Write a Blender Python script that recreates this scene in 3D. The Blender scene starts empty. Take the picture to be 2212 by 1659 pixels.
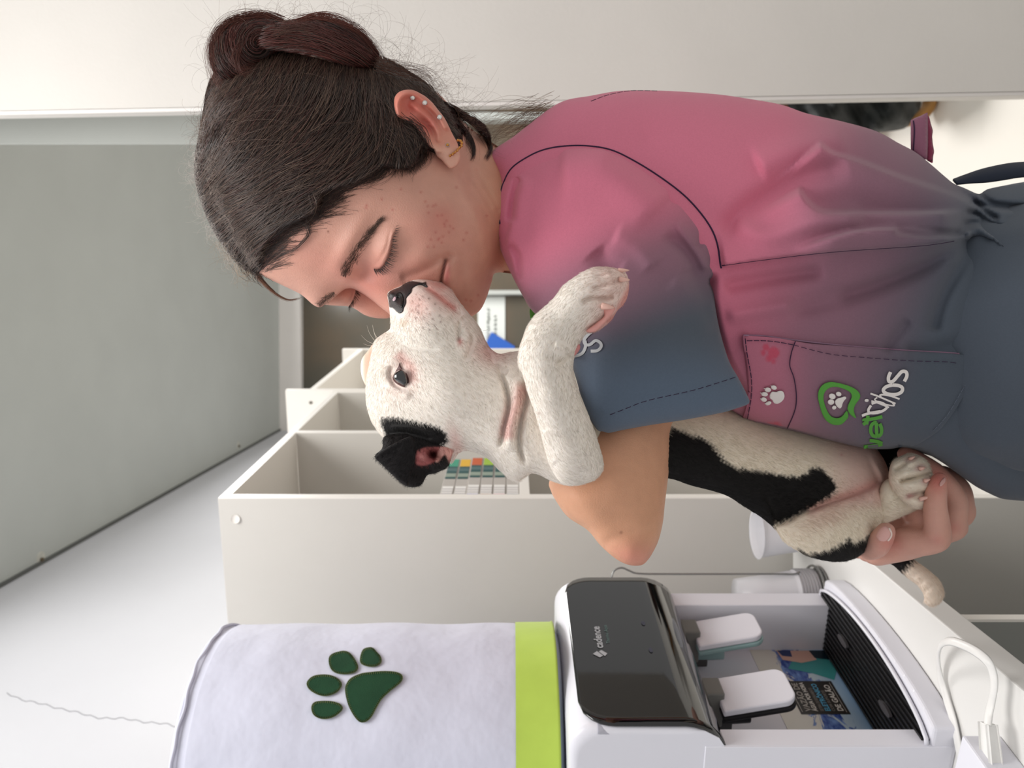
import bpy, bmesh, math, random
import numpy as np
from mathutils import Vector, Matrix
from mathutils.bvhtree import BVHTree
from mathutils.geometry import delaunay_2d_cdt
random.seed(7); rng = np.random.default_rng(11)
SC = bpy.context.scene; COL = SC.collection
F = 1661.0; CX, CY = 1106.0, 829.5; ZC = 1.38

def lin(c):
    c = c/255.0
    return c/12.92 if c <= .04045 else ((c+.055)/1.055)**2.4
def S(r, g, b): return (lin(r), lin(g), lin(b), 1.0)
def P(px, py, Y):
    """the photograph is a portrait picture lying on its side: its left is up in the room, its bottom is left"""
    return Vector((-(py-CY)/F*Y, Y, ZC-(px-CX)/F*Y))
def PN(px, py, Y):
    return np.stack([-(py-CY)/F*Y, Y, ZC-(px-CX)/F*Y], -1)

# ---------------------------------------------------------------- camera
cam = bpy.data.cameras.new('camera'); camo = bpy.data.objects.new('camera', cam); COL.objects.link(camo)
cam.sensor_width = 36; cam.sensor_fit = 'HORIZONTAL'; cam.lens = F/2212*36
camo.matrix_world = Matrix(((0, 1, 0, 0), (0, 0, -1, 0), (-1, 0, 0, ZC), (0, 0, 0, 1)))
cam.clip_start = .02; cam.clip_end = 60
cam.dof.use_dof = True; cam.dof.focus_distance = .56; cam.dof.aperture_fstop = 10
SC.camera = camo
# ---------------------------------------------------------------- world, lights, exposure
W = bpy.data.worlds.new('world'); SC.world = W; W.use_nodes = True
W.node_tree.nodes['Background'].inputs[0].default_value = (1.0, .985, .97, 1)
W.node_tree.nodes['Background'].inputs[1].default_value = .5
def area(name, loc, target, sx, sy, power, col=(1, .98, .96)):
    l = bpy.data.lights.new(name, 'AREA'); l.shape = 'RECTANGLE'; l.size = sx; l.size_y = sy
    l.energy = power; l.color = col
    o = bpy.data.objects.new(name, l); COL.objects.link(o); o.location = loc
    o.rotation_euler = (Vector(target)-Vector(loc)).to_track_quat('-Z', 'Y').to_euler()
    return o
area('ceiling_area_light', (.10, .42, 2.66), (.0, .80, 1.1), .7, .7, 16)
area('ceiling_area_light', (-.02, 1.55, 2.66), (-.1, 1.55, 0), .5, .5, 3)
area('ceiling_area_light', (1.0, 3.2, 2.66), (1.0, 3.2, 0), .8, .8, 55)  # added lamp with no fixture in view, brightens the far floor
SC.view_settings.view_transform = 'Standard'; SC.view_settings.look = 'None'
SC.view_settings.exposure = 0.26; SC.view_settings.gamma = 1.0; SC.view_settings.use_curve_mapping = False
SC.cycles.use_denoising = True

# ---------------------------------------------------------------- materials
def mat(name, col, rough=.6, spec=.4, bump=0, bscale=200, var=0, vscale=6, metal=0, alpha=1, trans=0,
        attr=False, sss=0, sheen=0, coat=0, ior=1.45, bdist=.001, var2=None):
    m = bpy.data.materials.new(name); m.use_nodes = True
    nt = m.node_tree; N = nt.nodes; L = nt.links; b = N['Principled BSDF']
    b.inputs['Base Color'].default_value = col; b.inputs['Roughness'].default_value = rough
    b.inputs['Specular IOR Level'].default_value = spec; b.inputs['Metallic'].default_value = metal
    b.inputs['IOR'].default_value = ior
    b.inputs['Transmission Weight'].default_value = trans; b.inputs['Alpha'].default_value = alpha
    b.inputs['Sheen Weight'].default_value = sheen; b.inputs['Coat Weight'].default_value = coat
    if sss:
        b.inputs['Subsurface Weight'].default_value = sss
        b.inputs['Subsurface Radius'].default_value = (.006, .0022, .0012); b.inputs['Subsurface Scale'].default_value = 1
    tc = N.new('ShaderNodeTexCoord')
    src = None
    if attr:
        a = N.new('ShaderNodeAttribute'); a.attribute_name = 'Col'; src = a.outputs['Color']
    if var:
        nz = N.new('ShaderNodeTexNoise'); nz.inputs['Scale'].default_value = vscale; nz.inputs['Detail'].default_value = 5
        L.new(tc.outputs['Object'], nz.inputs['Vector'])
        mx = N.new('ShaderNodeMix'); mx.data_type = 'RGBA'; mx.blend_type = 'MIX' if var2 else 'MULTIPLY'
        rp = N.new('ShaderNodeValToRGB'); rp.color_ramp.elements[0].position = .35; rp.color_ramp.elements[1].position = .65
        if var2:
            L.new(nz.outputs['Fac'], rp.inputs['Fac']); L.new(rp.outputs['Color'], mx.inputs['Factor'])
            mx.inputs['A'].default_value = col; mx.inputs['B'].default_value = var2
        else:
            v = 1-var
            rp.color_ramp.elements[0].color = (v, v, v, 1)
            L.new(nz.outputs['Fac'], rp.inputs['Fac']); mx.inputs['Factor'].default_value = 1
            if src: L.new(src, mx.inputs['A'])
            else: mx.inputs['A'].default_value = col
            L.new(rp.outputs['Color'], mx.inputs['B'])
        src = mx.outputs['Result']
    if src: L.new(src, b.inputs['Base Color'])
    if bump:
        nz = N.new('ShaderNodeTexNoise'); nz.inputs['Scale'].default_value = bscale; nz.inputs['Detail'].default_value = 4
        L.new(tc.outputs['Object'], nz.inputs['Vector'])
        bp = N.new('ShaderNodeBump'); bp.inputs['Strength'].default_value = bump; bp.inputs['Distance'].default_value = bdist
        L.new(nz.outputs['Fac'], bp.inputs['Height']); L.new(bp.outputs['Normal'], b.inputs['Normal'])
    return m

M = dict(
    wall_left=mat('wall_left_paint', S(214, 215, 220), .55, bump=.05, bscale=25, var=.03, vscale=3),
    wall=mat('wall_paint', S(224, 220, 214), .6, bump=.35, bscale=160, var=.05, vscale=4),
    trimw=mat('trim_paint', S(236, 232, 228), .5, var=.02),
    ceil=mat('ceiling_paint', S(184, 188, 184), .7, bump=.05, bscale=60, var=.04, vscale=5),
    floor=mat('floor_tile', S(242, 238, 230), .25, var=.04, vscale=2),
    shelf=mat('white_laminate', S(218, 215, 208), .45, bump=.08, bscale=300, var=.02, vscale=8),
    shelf_edge=mat('white_edge_band', S(245, 241, 234), .4),
    counter=mat('counter_laminate', S(228, 227, 224), .3, var=.015, vscale=10),
    plastic=mat('white_plastic', S(228, 228, 236), .32, bump=.04, bscale=900),
    black_gloss=mat('black_gloss_plastic', S(8, 8, 9), .05, .6, coat=.5),
    black=mat('black_plastic', S(22, 22, 24), .35, bump=.2, bscale=120),
    grey=mat('grey_plastic', S(112, 112, 108), .5),
    darkglass=mat('dark_glass', S(74, 77, 71), .2, .4, var=1, vscale=1.3, var2=S(106, 91, 75)),  # brown blotches paint reflections into the glass colour
    alu=mat('aluminium', S(188, 192, 188), .35, metal=.3),
    paper=mat('paper', S(214, 218, 214), .7),
    ink=mat('ink', S(120, 124, 120), .8),
    blue=mat('blue_card', S(44, 92, 178), .6),
    cover=mat('cover_fabric', S(212, 214, 230), .85, sheen=.2, bump=.55, bscale=11, bdist=.012, var=.03, vscale=9),
    green_band=mat('lime_fabric', S(178, 204, 84), .85, sheen=.2, bump=.2, bscale=40, bdist=.004, var=.12, vscale=14),
    felt=mat('dark_green_felt', S(32, 70, 46), .95, bump=.5, bscale=900, var=.15, vscale=60),
    stitch=mat('olive_thread', S(96, 104, 62), .9),
    bottle=mat('blue_bottle', S(176, 192, 208), .2),
    wire=mat('steel_wire', S(150, 150, 148), .25, metal=.9),
    cup=mat('cup_plastic', S(240, 240, 244), .3, alpha=.72, trans=0),
    teal=mat('teal_clear_plastic', S(150, 182, 182), .15, alpha=.85),
    cord=mat('white_cable', S(238, 237, 234), .35, var=.05, vscale=80),
    sticker_white=mat('sticker_white', S(226, 224, 216), .3),
    silver=mat('silver_print', S(190, 192, 196), .3, metal=.5),
    tealink=mat('teal_print', S(92, 120, 116), .4),
    wood=mat('light_wood', S(178, 130, 72), .5, var=.2, vscale=30),
    brown=mat('brown_cloth', S(66, 40, 36), .9, var=.2, vscale=20),
    jacket=mat('black_jacket', S(28, 32, 32), .6, var=.35, vscale=14, bump=.4, bscale=25, bdist=.01),
)

def link(name, me, m=None, parent=None, smooth=False):
    o = bpy.data.objects.new(name, me); COL.objects.link(o)
    if m is not None:
        for x in (m if isinstance(m, (list, tuple)) else [m]): me.materials.append(x)
    if parent: o.parent = parent; o.matrix_parent_inverse = parent.matrix_world.inverted()
    if smooth: me.polygons.foreach_set('use_smooth', [True]*len(me.polygons))
    return o
def mesh(name, v, f, m=None, parent=None, smooth=False):
    me = bpy.data.meshes.new(name); me.from_pydata([tuple(x) for x in v], [], [tuple(x) for x in f]); me.update()
    return link(name, me, m, parent, smooth)
def thing(name, label, cat, loc=(0, 0, 0), group=None):
    o = bpy.data.objects.new(name, None); COL.objects.link(o); o.location = loc; o.empty_display_size = .05
    o['label'] = label; o['category'] = cat
    if group: o['group'] = group
    bpy.context.view_layer.update()
    return o
def tag(o, label, cat, group=None):
    o['label'] = label; o['category'] = cat
    if group: o['group'] = group
    return o
def struct(o): o['kind'] = 'structure'; return o

def prism_bm(poly, z0, z1, bevel=0, seg=2, bm=None):
    """extrude a plan polygon [(X,Y)..] from z0 to z1"""
    b2 = bmesh.new()
    lo = [b2.verts.new((x, y, z0)) for x, y in poly]; hi = [b2.verts.new((x, y, z1)) for x, y in poly]
    n = len(poly)
    b2.faces.new(lo[::-1]); b2.faces.new(hi)
    for i in range(n): b2.faces.new((lo[i], lo[(i+1) % n], hi[(i+1) % n], hi[i]))
    bmesh.ops.recalc_face_normals(b2, faces=b2.faces)
    if bevel: bmesh.ops.bevel(b2, geom=list(b2.edges), offset=bevel, segments=seg, profile=.5, affect='EDGES', clamp_overlap=True)
    return b2
def bm_obj(name, bm, m, parent=None, smooth=False):
    me = bpy.data.meshes.new(name); bm.to_mesh(me); bm.free()
    return link(name, me, m, parent, smooth)
def prism(name, poly, z0, z1, m, parent=None, bevel=.001, seg=2, smooth=False):
    return bm_obj(name, prism_bm(poly, z0, z1, bevel, seg), m, parent, smooth)
def frame(o, d):
    """plan-coordinate system: d = unit direction along, returns f(a,b)->(X,Y) with b to the left of d"""
    d = np.array(d)/np.linalg.norm(d); n = np.array([-d[1], d[0]]); o = np.array(o)
    return lambda a, b: tuple(o+a*d+b*n)
def fbox(fr, a0, a1, b0, b1): return [fr(a0, b0), fr(a1, b0), fr(a1, b1), fr(a0, b1)]

def sweep(name, pts, r, m, parent=None, sides=8, closed=False, ry=None, up=None, caps=True):
    """tube / flat strip along points; r scalar or list; ry = second half-width for flat section"""
    pts = [Vector(p) for p in pts]; n = len(pts)
    R = r if hasattr(r, '__len__') else [r]*n
    RY = R if ry is None else (ry if hasattr(ry, '__len__') else [ry]*n)
    v, f = [], []
    ref = Vector(up) if up else None
    prev = None
    for i, p in enumerate(pts):
        t = (pts[(i+1) % n if closed else min(i+1, n-1)]-pts[(i-1) % n if closed else max(i-1, 0)]).normalized()
        if ref is not None: a = (ref-t*ref.dot(t)).normalized()
        elif prev is None: a = t.orthogonal().normalized()
        else: a = (prev-t*prev.dot(t)).normalized()
        prev = a; b = t.cross(a)
        for k in range(sides):
            th = 2*math.pi*k/sides
            v.append(p+a*math.cos(th)*R[i]+b*math.sin(th)*RY[i])
    m_ = n if closed else n-1
    for i in range(m_):
        j = (i+1) % n
        for k in range(sides):
            l = (k+1) % sides
            f.append((i*sides+k, i*sides+l, j*sides+l, j*sides+k))
    if caps and not closed:
        f.append(tuple(range(sides))[::-1]); f.append(tuple((n-1)*sides+k for k in range(sides)))
    if m is None: return v, f
    return mesh(name, v, f, m, parent, True)
def lathe(name, prof, c, m, parent=None, sides=48, wob=0, seed=0):
    """prof: [(r,z)] around the vertical through c=(x,y)"""
    v, f = [], []
    rr = np.random.default_rng(seed); ph = rr.uniform(0, 6.28, 6)
    for i, (r, z) in enumerate(prof):
        for k in range(sides):
            t = 2*math.pi*k/sides
            q = r*(1+wob*(math.sin(3*t+ph[0]+z*9)+.6*math.sin(7*t+ph[1]-z*17)+.4*math.sin(13*t+ph[2]+z*40)))
            v.append((c[0]+q*math.cos(t), c[1]+q*math.sin(t), z))
    for i in range(len(prof)-1):
        for k in range(sides):
            l = (k+1) % sides
            f.append((i*sides+k, i*sides+l, (i+1)*sides+l, (i+1)*sides+k))
    return mesh(name, v, f, m, parent, True)
def smooth_path(pts, n=8, closed=False):
    p = np.array(pts, float); N = len(p); out = []
    rngi = range(N if closed else N-1)
    for i in rngi:
        p0 = p[(i-1) % N] if (closed or i > 0) else p[0]
        p1 = p[i]; p2 = p[(i+1) % N]; p3 = p[(i+2) % N] if (closed or i+2 < N) else p[-1]
        for t in np.linspace(0, 1, n, endpoint=False):
            out.append(.5*((2*p1)+(-p0+p2)*t+(2*p0-5*p1+4*p2-p3)*t*t+(-p0+3*p1-3*p2+p3)*t**3))
    if not closed: out.append(p[-1])
    return np.array(out)
def resample(path, sp, closed=True):
    p = np.vstack([path, path[:1]]) if closed else path
    d = np.r_[0, np.cumsum(np.linalg.norm(np.diff(p, axis=0), axis=1))]
    n = max(3, int(round(d[-1]/sp))); t = np.linspace(0, d[-1], n+1)
    if closed: t = t[:-1]
    return np.stack([np.interp(t, d, p[:, k]) for k in range(p.shape[1])], -1)

def inside(x, y, poly):
    r = np.zeros(x.shape, bool); n = len(poly)
    for i in range(n):
        x0, y0 = poly[i]; x1, y1 = poly[(i+1) % n]
        if y0 == y1: continue
        c = ((y0 > y) != (y1 > y)) & (x < (x1-x0)*(y-y0)/(y1-y0)+x0)
        r ^= c
    return r
def pdist(x, y, poly, closed=True):
    """distance to polyline, sign side of nearest segment, parameter 0..1"""
    best = np.full(x.shape, 1e9); sg = np.ones(x.shape); par = np.zeros(x.shape)
    n = len(poly); m = n if closed else n-1
    for i in range(m):
        ax, ay = poly[i][:2]; bx, by = poly[(i+1) % n][:2]
        dx, dy = bx-ax, by-ay; L = dx*dx+dy*dy+1e-9
        t = np.clip(((x-ax)*dx+(y-ay)*dy)/L, 0, 1)
        d = np.hypot(x-ax-t*dx, y-ay-t*dy); k = d < best
        best = np.where(k, d, best); s = np.sign(dx*(y-ay)-dy*(x-ax)); sg = np.where(k, s, sg)
        par = np.where(k, (i+t)/m, par)
    return best, sg, par
def sdf(x, y, poly):
    d, _, _ = pdist(x, y, poly); return np.where(inside(x, y, poly), d, -d)
def G(x, y, cx, cy, rx, ry, a=0):
    a = math.radians(a); c, s = math.cos(a), math.sin(a)
    u = (x-cx)*c+(y-cy)*s; v = -(x-cx)*s+(y-cy)*c
    return np.exp(-(u/rx)**2-(v/ry)**2)
def sst(x, a, b):
    t = np.clip((x-a)/(b-a), 0, 1); return t*t*(3-2*t)
def crease(x, y, pts, w, amp, taper=.15):
    pts = smooth_path(pts, 5)
    d, s, t = pdist(x, y, pts, False)
    e = sst(t, 0, taper)*sst(1-t, 0, taper) if taper else 1
    return amp*np.exp(-(d/w)**2)*e
def step(x, y, pts, w, amp, taper=.15, w2=None):
    """overlap fold: surface jumps by amp on the left side of the line and fades out over w2"""
    pts = smooth_path(pts, 5)
    d, s, t = pdist(x, y, pts, False); w2 = w2 or w*8
    e = sst(t, 0, taper)*sst(1-t, 0, taper) if taper else 1
    return amp*sst(-s*d, -w, w)*np.exp(-(d/w2)**2)*e

def tri_region(poly, sp):
    b = resample(np.array(poly, float), sp)
    x0, y0 = b.min(0); x1, y1 = b.max(0); h = sp*.866
    ys = np.arange(y0, y1, h); rows = []
    for i, yy in enumerate(ys):
        xs = np.arange(x0+(sp/2 if i % 2 else 0), x1, sp); rows.append(np.stack([xs, np.full(len(xs), yy)], -1))
    g = np.vstack(rows); k = inside(g[:, 0], g[:, 1], b); g = g[k]
    d, _, _ = pdist(g[:, 0], g[:, 1], b); g = g[d > sp*.55]
    pts = np.vstack([b, g]); n = len(b)
    r = delaunay_2d_cdt([Vector(p) for p in pts], [], [list(range(n))], 1, 1e-5)
    vo = np.array([tuple(v) for v in r[0]]); fo = [tuple(f) for f in r[2]]
    tri = np.array([f for f in fo if len(f) == 3], int)
    a, b2, c = vo[tri[:, 0]], vo[tri[:, 1]], vo[tri[:, 2]]
    ar = (b2[:, 0]-a[:, 0])*(c[:, 1]-a[:, 1])-(b2[:, 1]-a[:, 1])*(c[:, 0]-a[:, 0])
    tri[ar < 0] = tri[ar < 0][:, ::-1]
    cnt = {}
    for t in tri:
        for e in ((t[0], t[1]), (t[1], t[2]), (t[2], t[0])):
            e = (min(e), max(e)); cnt[e] = cnt.get(e, 0)+1
    E = np.array(list(cnt.keys())); bd = np.zeros(len(vo), bool)
    for e, c_ in cnt.items():
        if c_ == 1: bd[e[0]] = bd[e[1]] = True
    return vo, tri, E, bd
def poisson(v, E, bd):
    L = np.maximum(np.linalg.norm(v[E[:, 0]]-v[E[:, 1]], axis=1), 1e-3)
    w = 1/L**2*(2/3); n = len(v); I = ~bd
    i, j = E[:, 0], E[:, 1]
    diag = np.bincount(i, w, n)+np.bincount(j, w, n)
    def A(u):
        return diag*u-np.bincount(i, w*u[j], n)-np.bincount(j, w*u[i], n)
    b = np.where(I, 1.0, 0); u = np.zeros(n); r = b.copy(); z = r/diag*I; p = z.copy(); rz = r@z
    for _ in range(600):
        Ap = A(p)*I; al = rz/(p@Ap+1e-30); u += al*p; r = (r-al*Ap)*I
        if np.abs(r).max() < 1e-4: break
        z = r/diag*I; rz2 = r@z; p = z+rz2/rz*p; rz = rz2
    return np.maximum(u, 0)
def rbf(ctrl):
    c = np.array(ctrl, float)
    if len(c) == 1: return lambda x, y: np.full(x.shape, c[0, 2])
    X = c[:, :2]/500; n = len(c)
    def phi(r): return r
    K = phi(np.linalg.norm(X[:, None]-X[None], axis=-1))
    aff = n >= 4; k = 3 if aff else 1
    Pm = np.c_[np.ones(n), X] if aff else np.ones((n, 1))
    A = np.block([[K, Pm], [Pm.T, np.zeros((k, k))]])
    s = np.linalg.solve(A+np.eye(n+k)*1e-9, np.r_[c[:, 2], np.zeros(k)])
    def f(x, y):
        q = np.stack([x, y], -1)/500
        r = np.zeros(x.shape)
        for m_ in range(n): r += s[m_]*phi(np.linalg.norm(q-X[m_], axis=-1))
        r += s[n]
        if aff: r += s[n+1]*q[..., 0]+s[n+2]*q[..., 1]
        return r
    return f

def grid_depth(r, res=6):
    x0, y0, x1, y1 = r.x.min()-40, r.y.min()-40, r.x.max()+40, r.y.max()+40
    gx = np.arange(x0, x1, res); gy = np.arange(y0, y1, res); Dg = np.full((len(gy), len(gx)), np.nan)
    for j, b in enumerate(gy):
        k = np.abs(r.y-b) < 16
        if not k.any(): continue
        xs, ys, Ys = r.x[k], r.y[k], r.Yf[k]
        d = (gx[:, None]-xs[None])**2+(b-ys[None])**2; w = 1/(d+3)**3; Dg[j] = (w*Ys).sum(1)/w.sum(1)
        Dg[j][np.sqrt(d.min(1)) > 9] = np.nan
    far_ = np.isnan(Dg); Dg[far_] = 9.0
    def f(x, y, fill=None):
        i = np.clip((x-x0)/res, 0, len(gx)-1.001); j = np.clip((y-y0)/res, 0, len(gy)-1.001); a, b = i.astype(int), j.astype(int); u, v = i-a, j-b
        o = (Dg[b, a]*(1-u)+Dg[b, a+1]*u)*(1-v)+(Dg[b+1, a]*(1-u)+Dg[b+1, a+1]*u)*v
        out = (np.maximum(np.maximum(Dg[b, a], Dg[b, a+1]), np.maximum(Dg[b+1, a], Dg[b+1, a+1])) > 5) | (x < x0) | (y < y0) | (x > x1) | (y > y1)
        return np.where(out, 9.0 if fill is None else fill, o)
    return f
class Relief:
    """a solid body with a given silhouette: rounded front and back sheets around a mid surface, at its own real depth"""
    def __init__(s, outline, base, front=.8, back=.8, sp=6, detail=None, color=None, cap=None, cr=8, smooth=True, power=1.0, mat_i=0, over=None, over_d=.004, over_e=14, ew=14):
        path = smooth_path(outline, cr, True) if smooth else np.array(outline, float)
        s.poly = resample(path, sp)
        v, tri, E, bd = tri_region(s.poly, sp)
        u = poisson(v, E, bd); h = 2*np.sqrt(u)
        x, y = v[:, 0], v[:, 1]
        Yb = rbf(base)(x, y)
        hm = h*Yb/F
        if power != 1: hm = hm.max()*(hm/hm.max())**power
        def cp(z): return cap*np.tanh(z/cap) if cap else z
        Yf = Yb-cp(hm*front)
        edge = sst(h, 0, ew)
        if detail: Yf = Yf-detail(x, y)*edge
        Yk = Yb+cp(hm*back)
        if over is not None:
            # lies on another surface: stay at least a little in front of it
            g = over(x, y)-(.0006+over_d*np.sqrt(np.clip(h/over_e, 0, 1)))
            Yf = np.minimum(Yf, g); Yk = np.where(bd, Yf, np.maximum(Yk, Yf+.001))
        s.x, s.y, s.Yf, s.tri = x, y, Yf, tri
        n = len(v); idx = np.arange(n); kb = np.where(bd, idx, n+np.cumsum(~bd)-1)
        s.front = PN(x, y, Yf); bk = PN(x, y, Yk)[~bd]
        s.v = np.vstack([s.front, bk])
        ft = tri; bt = kb[tri][:, ::-1]
        s.f = np.vstack([ft, bt])
        s.colf = color(x, y) if color else np.tile([1, 1, 1, 1.], (n, 1))
        s.col = np.vstack([s.colf, s.colf[~bd]])
        s.bvh = BVHTree.FromPolygons([tuple(q) for q in s.front], [tuple(map(int, t)) for t in tri])
        e1 = s.front[tri[:, 1]]-s.front[tri[:, 0]]; e2 = s.front[tri[:, 2]]-s.front[tri[:, 0]]
        fn = np.cross(e1, e2); vn = np.zeros((n, 3))
        for k in range(3): np.add.at(vn, tri[:, k], fn)
        vn /= np.linalg.norm(vn, axis=1)[:, None]+1e-12
        if np.mean(vn[:, 1]) > 0: vn = -vn
        s.vn = vn; s.area = np.linalg.norm(fn, axis=1)
        s.mat_i = mat_i
    def depth(s, px, py, default=None):
        r = P(px, py, 1.0)-Vector((0, 0, ZC)); 
        hit = s.bvh.ray_cast(Vector((0, 0, ZC)), r.normalized(), 5)
        return hit[0].y if hit[0] is not None else default
    def scatter(s, n, mask=None):
        w = s.area.copy()
        if mask is not None: w = w*mask(s.x[s.tri].mean(1), s.y[s.tri].mean(1))
        k = rng.choice(len(s.tri), n, p=w/w.sum()); r1 = np.sqrt(rng.random(n)); r2 = rng.random(n)
        b = np.stack([1-r1, r1*(1-r2), r1*r2], -1); t = s.tri[k]
        g = lambda A: (A[t]*b[..., None]).sum(1) if A.ndim > 1 else (A[t]*b).sum(1)
        return g(s.x), g(s.y), g(s.Yf), g(s.vn), g(s.colf)

def reliefs_obj(name, rs, m, parent=None):
    vs, fs, cs, mi, o = [], [], [], [], 0
    for r in rs:
        vs.append(r.v); fs.append(r.f+o); cs.append(r.col); mi += [r.mat_i]*len(r.f); o += len(r.v)
    return fast_mesh(name, np.vstack(vs), np.vstack(fs), m, parent, np.vstack(cs), mi)
def fast_mesh(name, v, f, m, parent=None, col=None, mi=None, smooth=True):
    me = bpy.data.meshes.new(name); nv, nf, k = len(v), len(f), f.shape[1]
    me.vertices.add(nv); me.vertices.foreach_set('co', np.asarray(v, np.float32).ravel())
    me.loops.add(nf*k); me.loops.foreach_set('vertex_index', np.asarray(f, np.int32).ravel())
    me.polygons.add(nf); me.polygons.foreach_set('loop_start', np.arange(nf, dtype=np.int32)*k)
    me.polygons.foreach_set('loop_total', np.full(nf, k, np.int32))
    if mi is not None: me.polygons.foreach_set('material_index', np.array(mi, np.int32))
    me.update(calc_edges=True)
    if col is not None:
        a = me.color_attributes.new('Col', 'FLOAT_COLOR', 'POINT'); a.data.foreach_set('color', np.asarray(col, np.float32).ravel())
    o = link(name, me, m, parent)
    if smooth: me.polygons.foreach_set('use_smooth', [True]*nf)
    me.validate()
    return o
def strands(name, paths, r0, r1, m, parent=None, col=None, sides=3):
    """paths (N,K,3) numpy, tapered thin tubes in one mesh; r0,r1 radius root/tip (scalars or N)"""
    N, K, _ = paths.shape
    t = np.gradient(paths, axis=1); t /= np.linalg.norm(t, axis=2)[..., None]+1e-12
    ref = np.tile(np.array([.3, -1, .2]), (N, K, 1)); a = np.cross(t, ref); a /= np.linalg.norm(a, axis=2)[..., None]+1e-12
    b = np.cross(t, a)
    r0 = np.broadcast_to(np.asarray(r0, float), (N,)); r1 = np.broadcast_to(np.asarray(r1, float), (N,))
    w = np.linspace(0, 1, K)[None]; R = (r0[:, None]*(1-w)+r1[:, None]*w)[..., None]
    ring = [paths+R*(a*math.cos(2*math.pi*k/sides)+b*math.sin(2*math.pi*k/sides)) for k in range(sides)]
    V = np.stack(ring, 2).reshape(-1, 3)
    base = (np.arange(N)*K*sides)[:, None, None]; i = (np.arange(K-1)*sides)[None, :, None]; k = np.arange(sides)[None, None]
    k2 = (k+1) % sides
    q = np.stack([base+i+k, base+i+k2, base+i+sides+k2, base+i+sides+k], -1).reshape(-1, 4)
    c = None
    if col is not None: c = np.repeat(col, K*sides, axis=0)
    return fast_mesh(name, V, q, m, parent, c)
def fur(rs, n, length, dirf, m, name, parent, r=.00018, mask=None, colf=None, lift=.25, K=3):
    X, Yp, D, Nn, C = [], [], [], [], []
    ws = [max(1e-9, float((rf.area*(mask(rf.x[rf.tri].mean(1), rf.y[rf.tri].mean(1)) if mask else 1)).sum())) for rf in rs]
    tot = sum(ws)
    for rf, w_ in zip(rs, ws):
        k = int(n*w_/tot)
        if k < 5: continue
        a = rf.scatter(k, mask); X.append(a[0]); Yp.append(a[1]); D.append(a[2]); Nn.append(a[3]); C.append(a[4])
    x = np.concatenate(X); y = np.concatenate(Yp); d = np.concatenate(D); nn = np.vstack(Nn); c = np.vstack(C)
    dx, dy = dirf(x, y); an = rng.normal(0, .28, len(x)); ca, sa = np.cos(an), np.sin(an); dx, dy = dx*ca-dy*sa, dx*sa+dy*ca
    root = PN(x, y, d); tv = PN(x+dx, y+dy, d)-root; tv /= np.linalg.norm(tv, axis=1)[:, None]+1e-9
    tv -= nn*(tv*nn).sum(1)[:, None]; tv /= np.linalg.norm(tv, axis=1)[:, None]+1e-9
    L = length*rng.uniform(.6, 1.3, len(x)); pts = []
    for k in range(K):
        t = k/(K-1); pts.append(root+tv*(L*t)[:, None]+nn*(L*(lift*t-lift*.35*t*t))[:, None]-nn*.0002)
    if colf is not None: c = colf(x, y, c)
    sh = rng.uniform(.82, 1.12, len(x))[:, None]; c = c.copy(); c[:, :3] = np.clip(c[:, :3]*sh, 0, 1)
    o = strands(name, np.stack(pts, 1), r, r*.3, m, parent, c)
    o['kind'] = 'stuff'
    return o

def drape(name, polys, surf, off, m, parent, sp=5, thick=.0006, fallback=None, smooth=True, cr=6):
    """cut-out shapes (pixel outlines) laid on a surface as thin pieces"""
    V, T = [], []; o = 0
    for poly in polys:
        pp = smooth_path(poly, cr, True) if smooth else np.array(poly, float)
        v, tri, E, bd = tri_region(resample(pp, sp), sp)
        Y = np.array([surf(a, b) or (fallback if fallback else .6) for a, b in v])
        fr = PN(v[:, 0], v[:, 1], Y-off-thick); bk = PN(v[:, 0], v[:, 1], Y-off+thick)
        n = len(v); V += [fr, bk]; T.append(tri+o); T.append(tri[:, ::-1]+o+n)
        e = {}
        for t in tri:
            for q in ((t[0], t[1]), (t[1], t[2]), (t[2], t[0])): e[(q[0], q[1])] = 1
        side = []
        for (a_, b_) in e:
            if (b_, a_) not in e: side += [(a_+o, b_+n+o, b_+o), (a_+o, a_+n+o, b_+n+o)]
        T.append(np.array(side, int)); o += 2*n
    return fast_mesh(name, np.vstack(V), np.vstack(T), m, parent, smooth=False)
def drape_line(name, path, surf, off, r, m, parent, dash=None, n=6, fallback=.6):
    pp = resample(smooth_path(path, n), 3.0, False)
    pts = [P(a, b, (surf(a, b) or fallback)-off) for a, b in pp]
    if not dash: return sweep(name, pts, r, m, parent, sides=5)
    V, Fc = [], []; i = 0
    on, gap = dash
    while i < len(pts)-on:
        v, f = sweep('', pts[i:i+on+1], r, None, sides=4); b = len(V); V += v; Fc += [tuple(q+b for q in t) for t in f]; i += on+gap
    return mesh(name, V, Fc, m, parent, True)
def text_polys(txt, size, bold=0, shear=0, res=3):
    """outline text to flat triangles in local coordinates (x along, y up)"""
    c = bpy.data.curves.new('t', 'FONT'); c.body = txt; c.size = size; c.offset = bold; c.shear = shear; c.resolution_u = res
    o = bpy.data.objects.new('t', c); COL.objects.link(o); bpy.context.view_layer.update()
    me = bpy.data.meshes.new_from_object(o.evaluated_get(bpy.context.evaluated_depsgraph_get()))
    bm = bmesh.new(); bm.from_mesh(me); bmesh.ops.triangulate(bm, faces=bm.faces)
    bmesh.ops.subdivide_edges(bm, edges=[e for e in bm.edges if e.calc_length() > size*.25], cuts=1)
    bmesh.ops.triangulate(bm, faces=bm.faces)
    v = np.array([tuple(q.co) for q in bm.verts]); f = np.array([[q.index for q in t.verts] for t in bm.faces])
    bm.free(); bpy.data.objects.remove(o); bpy.data.curves.remove(c); bpy.data.meshes.remove(me)
    return v, f
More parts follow.
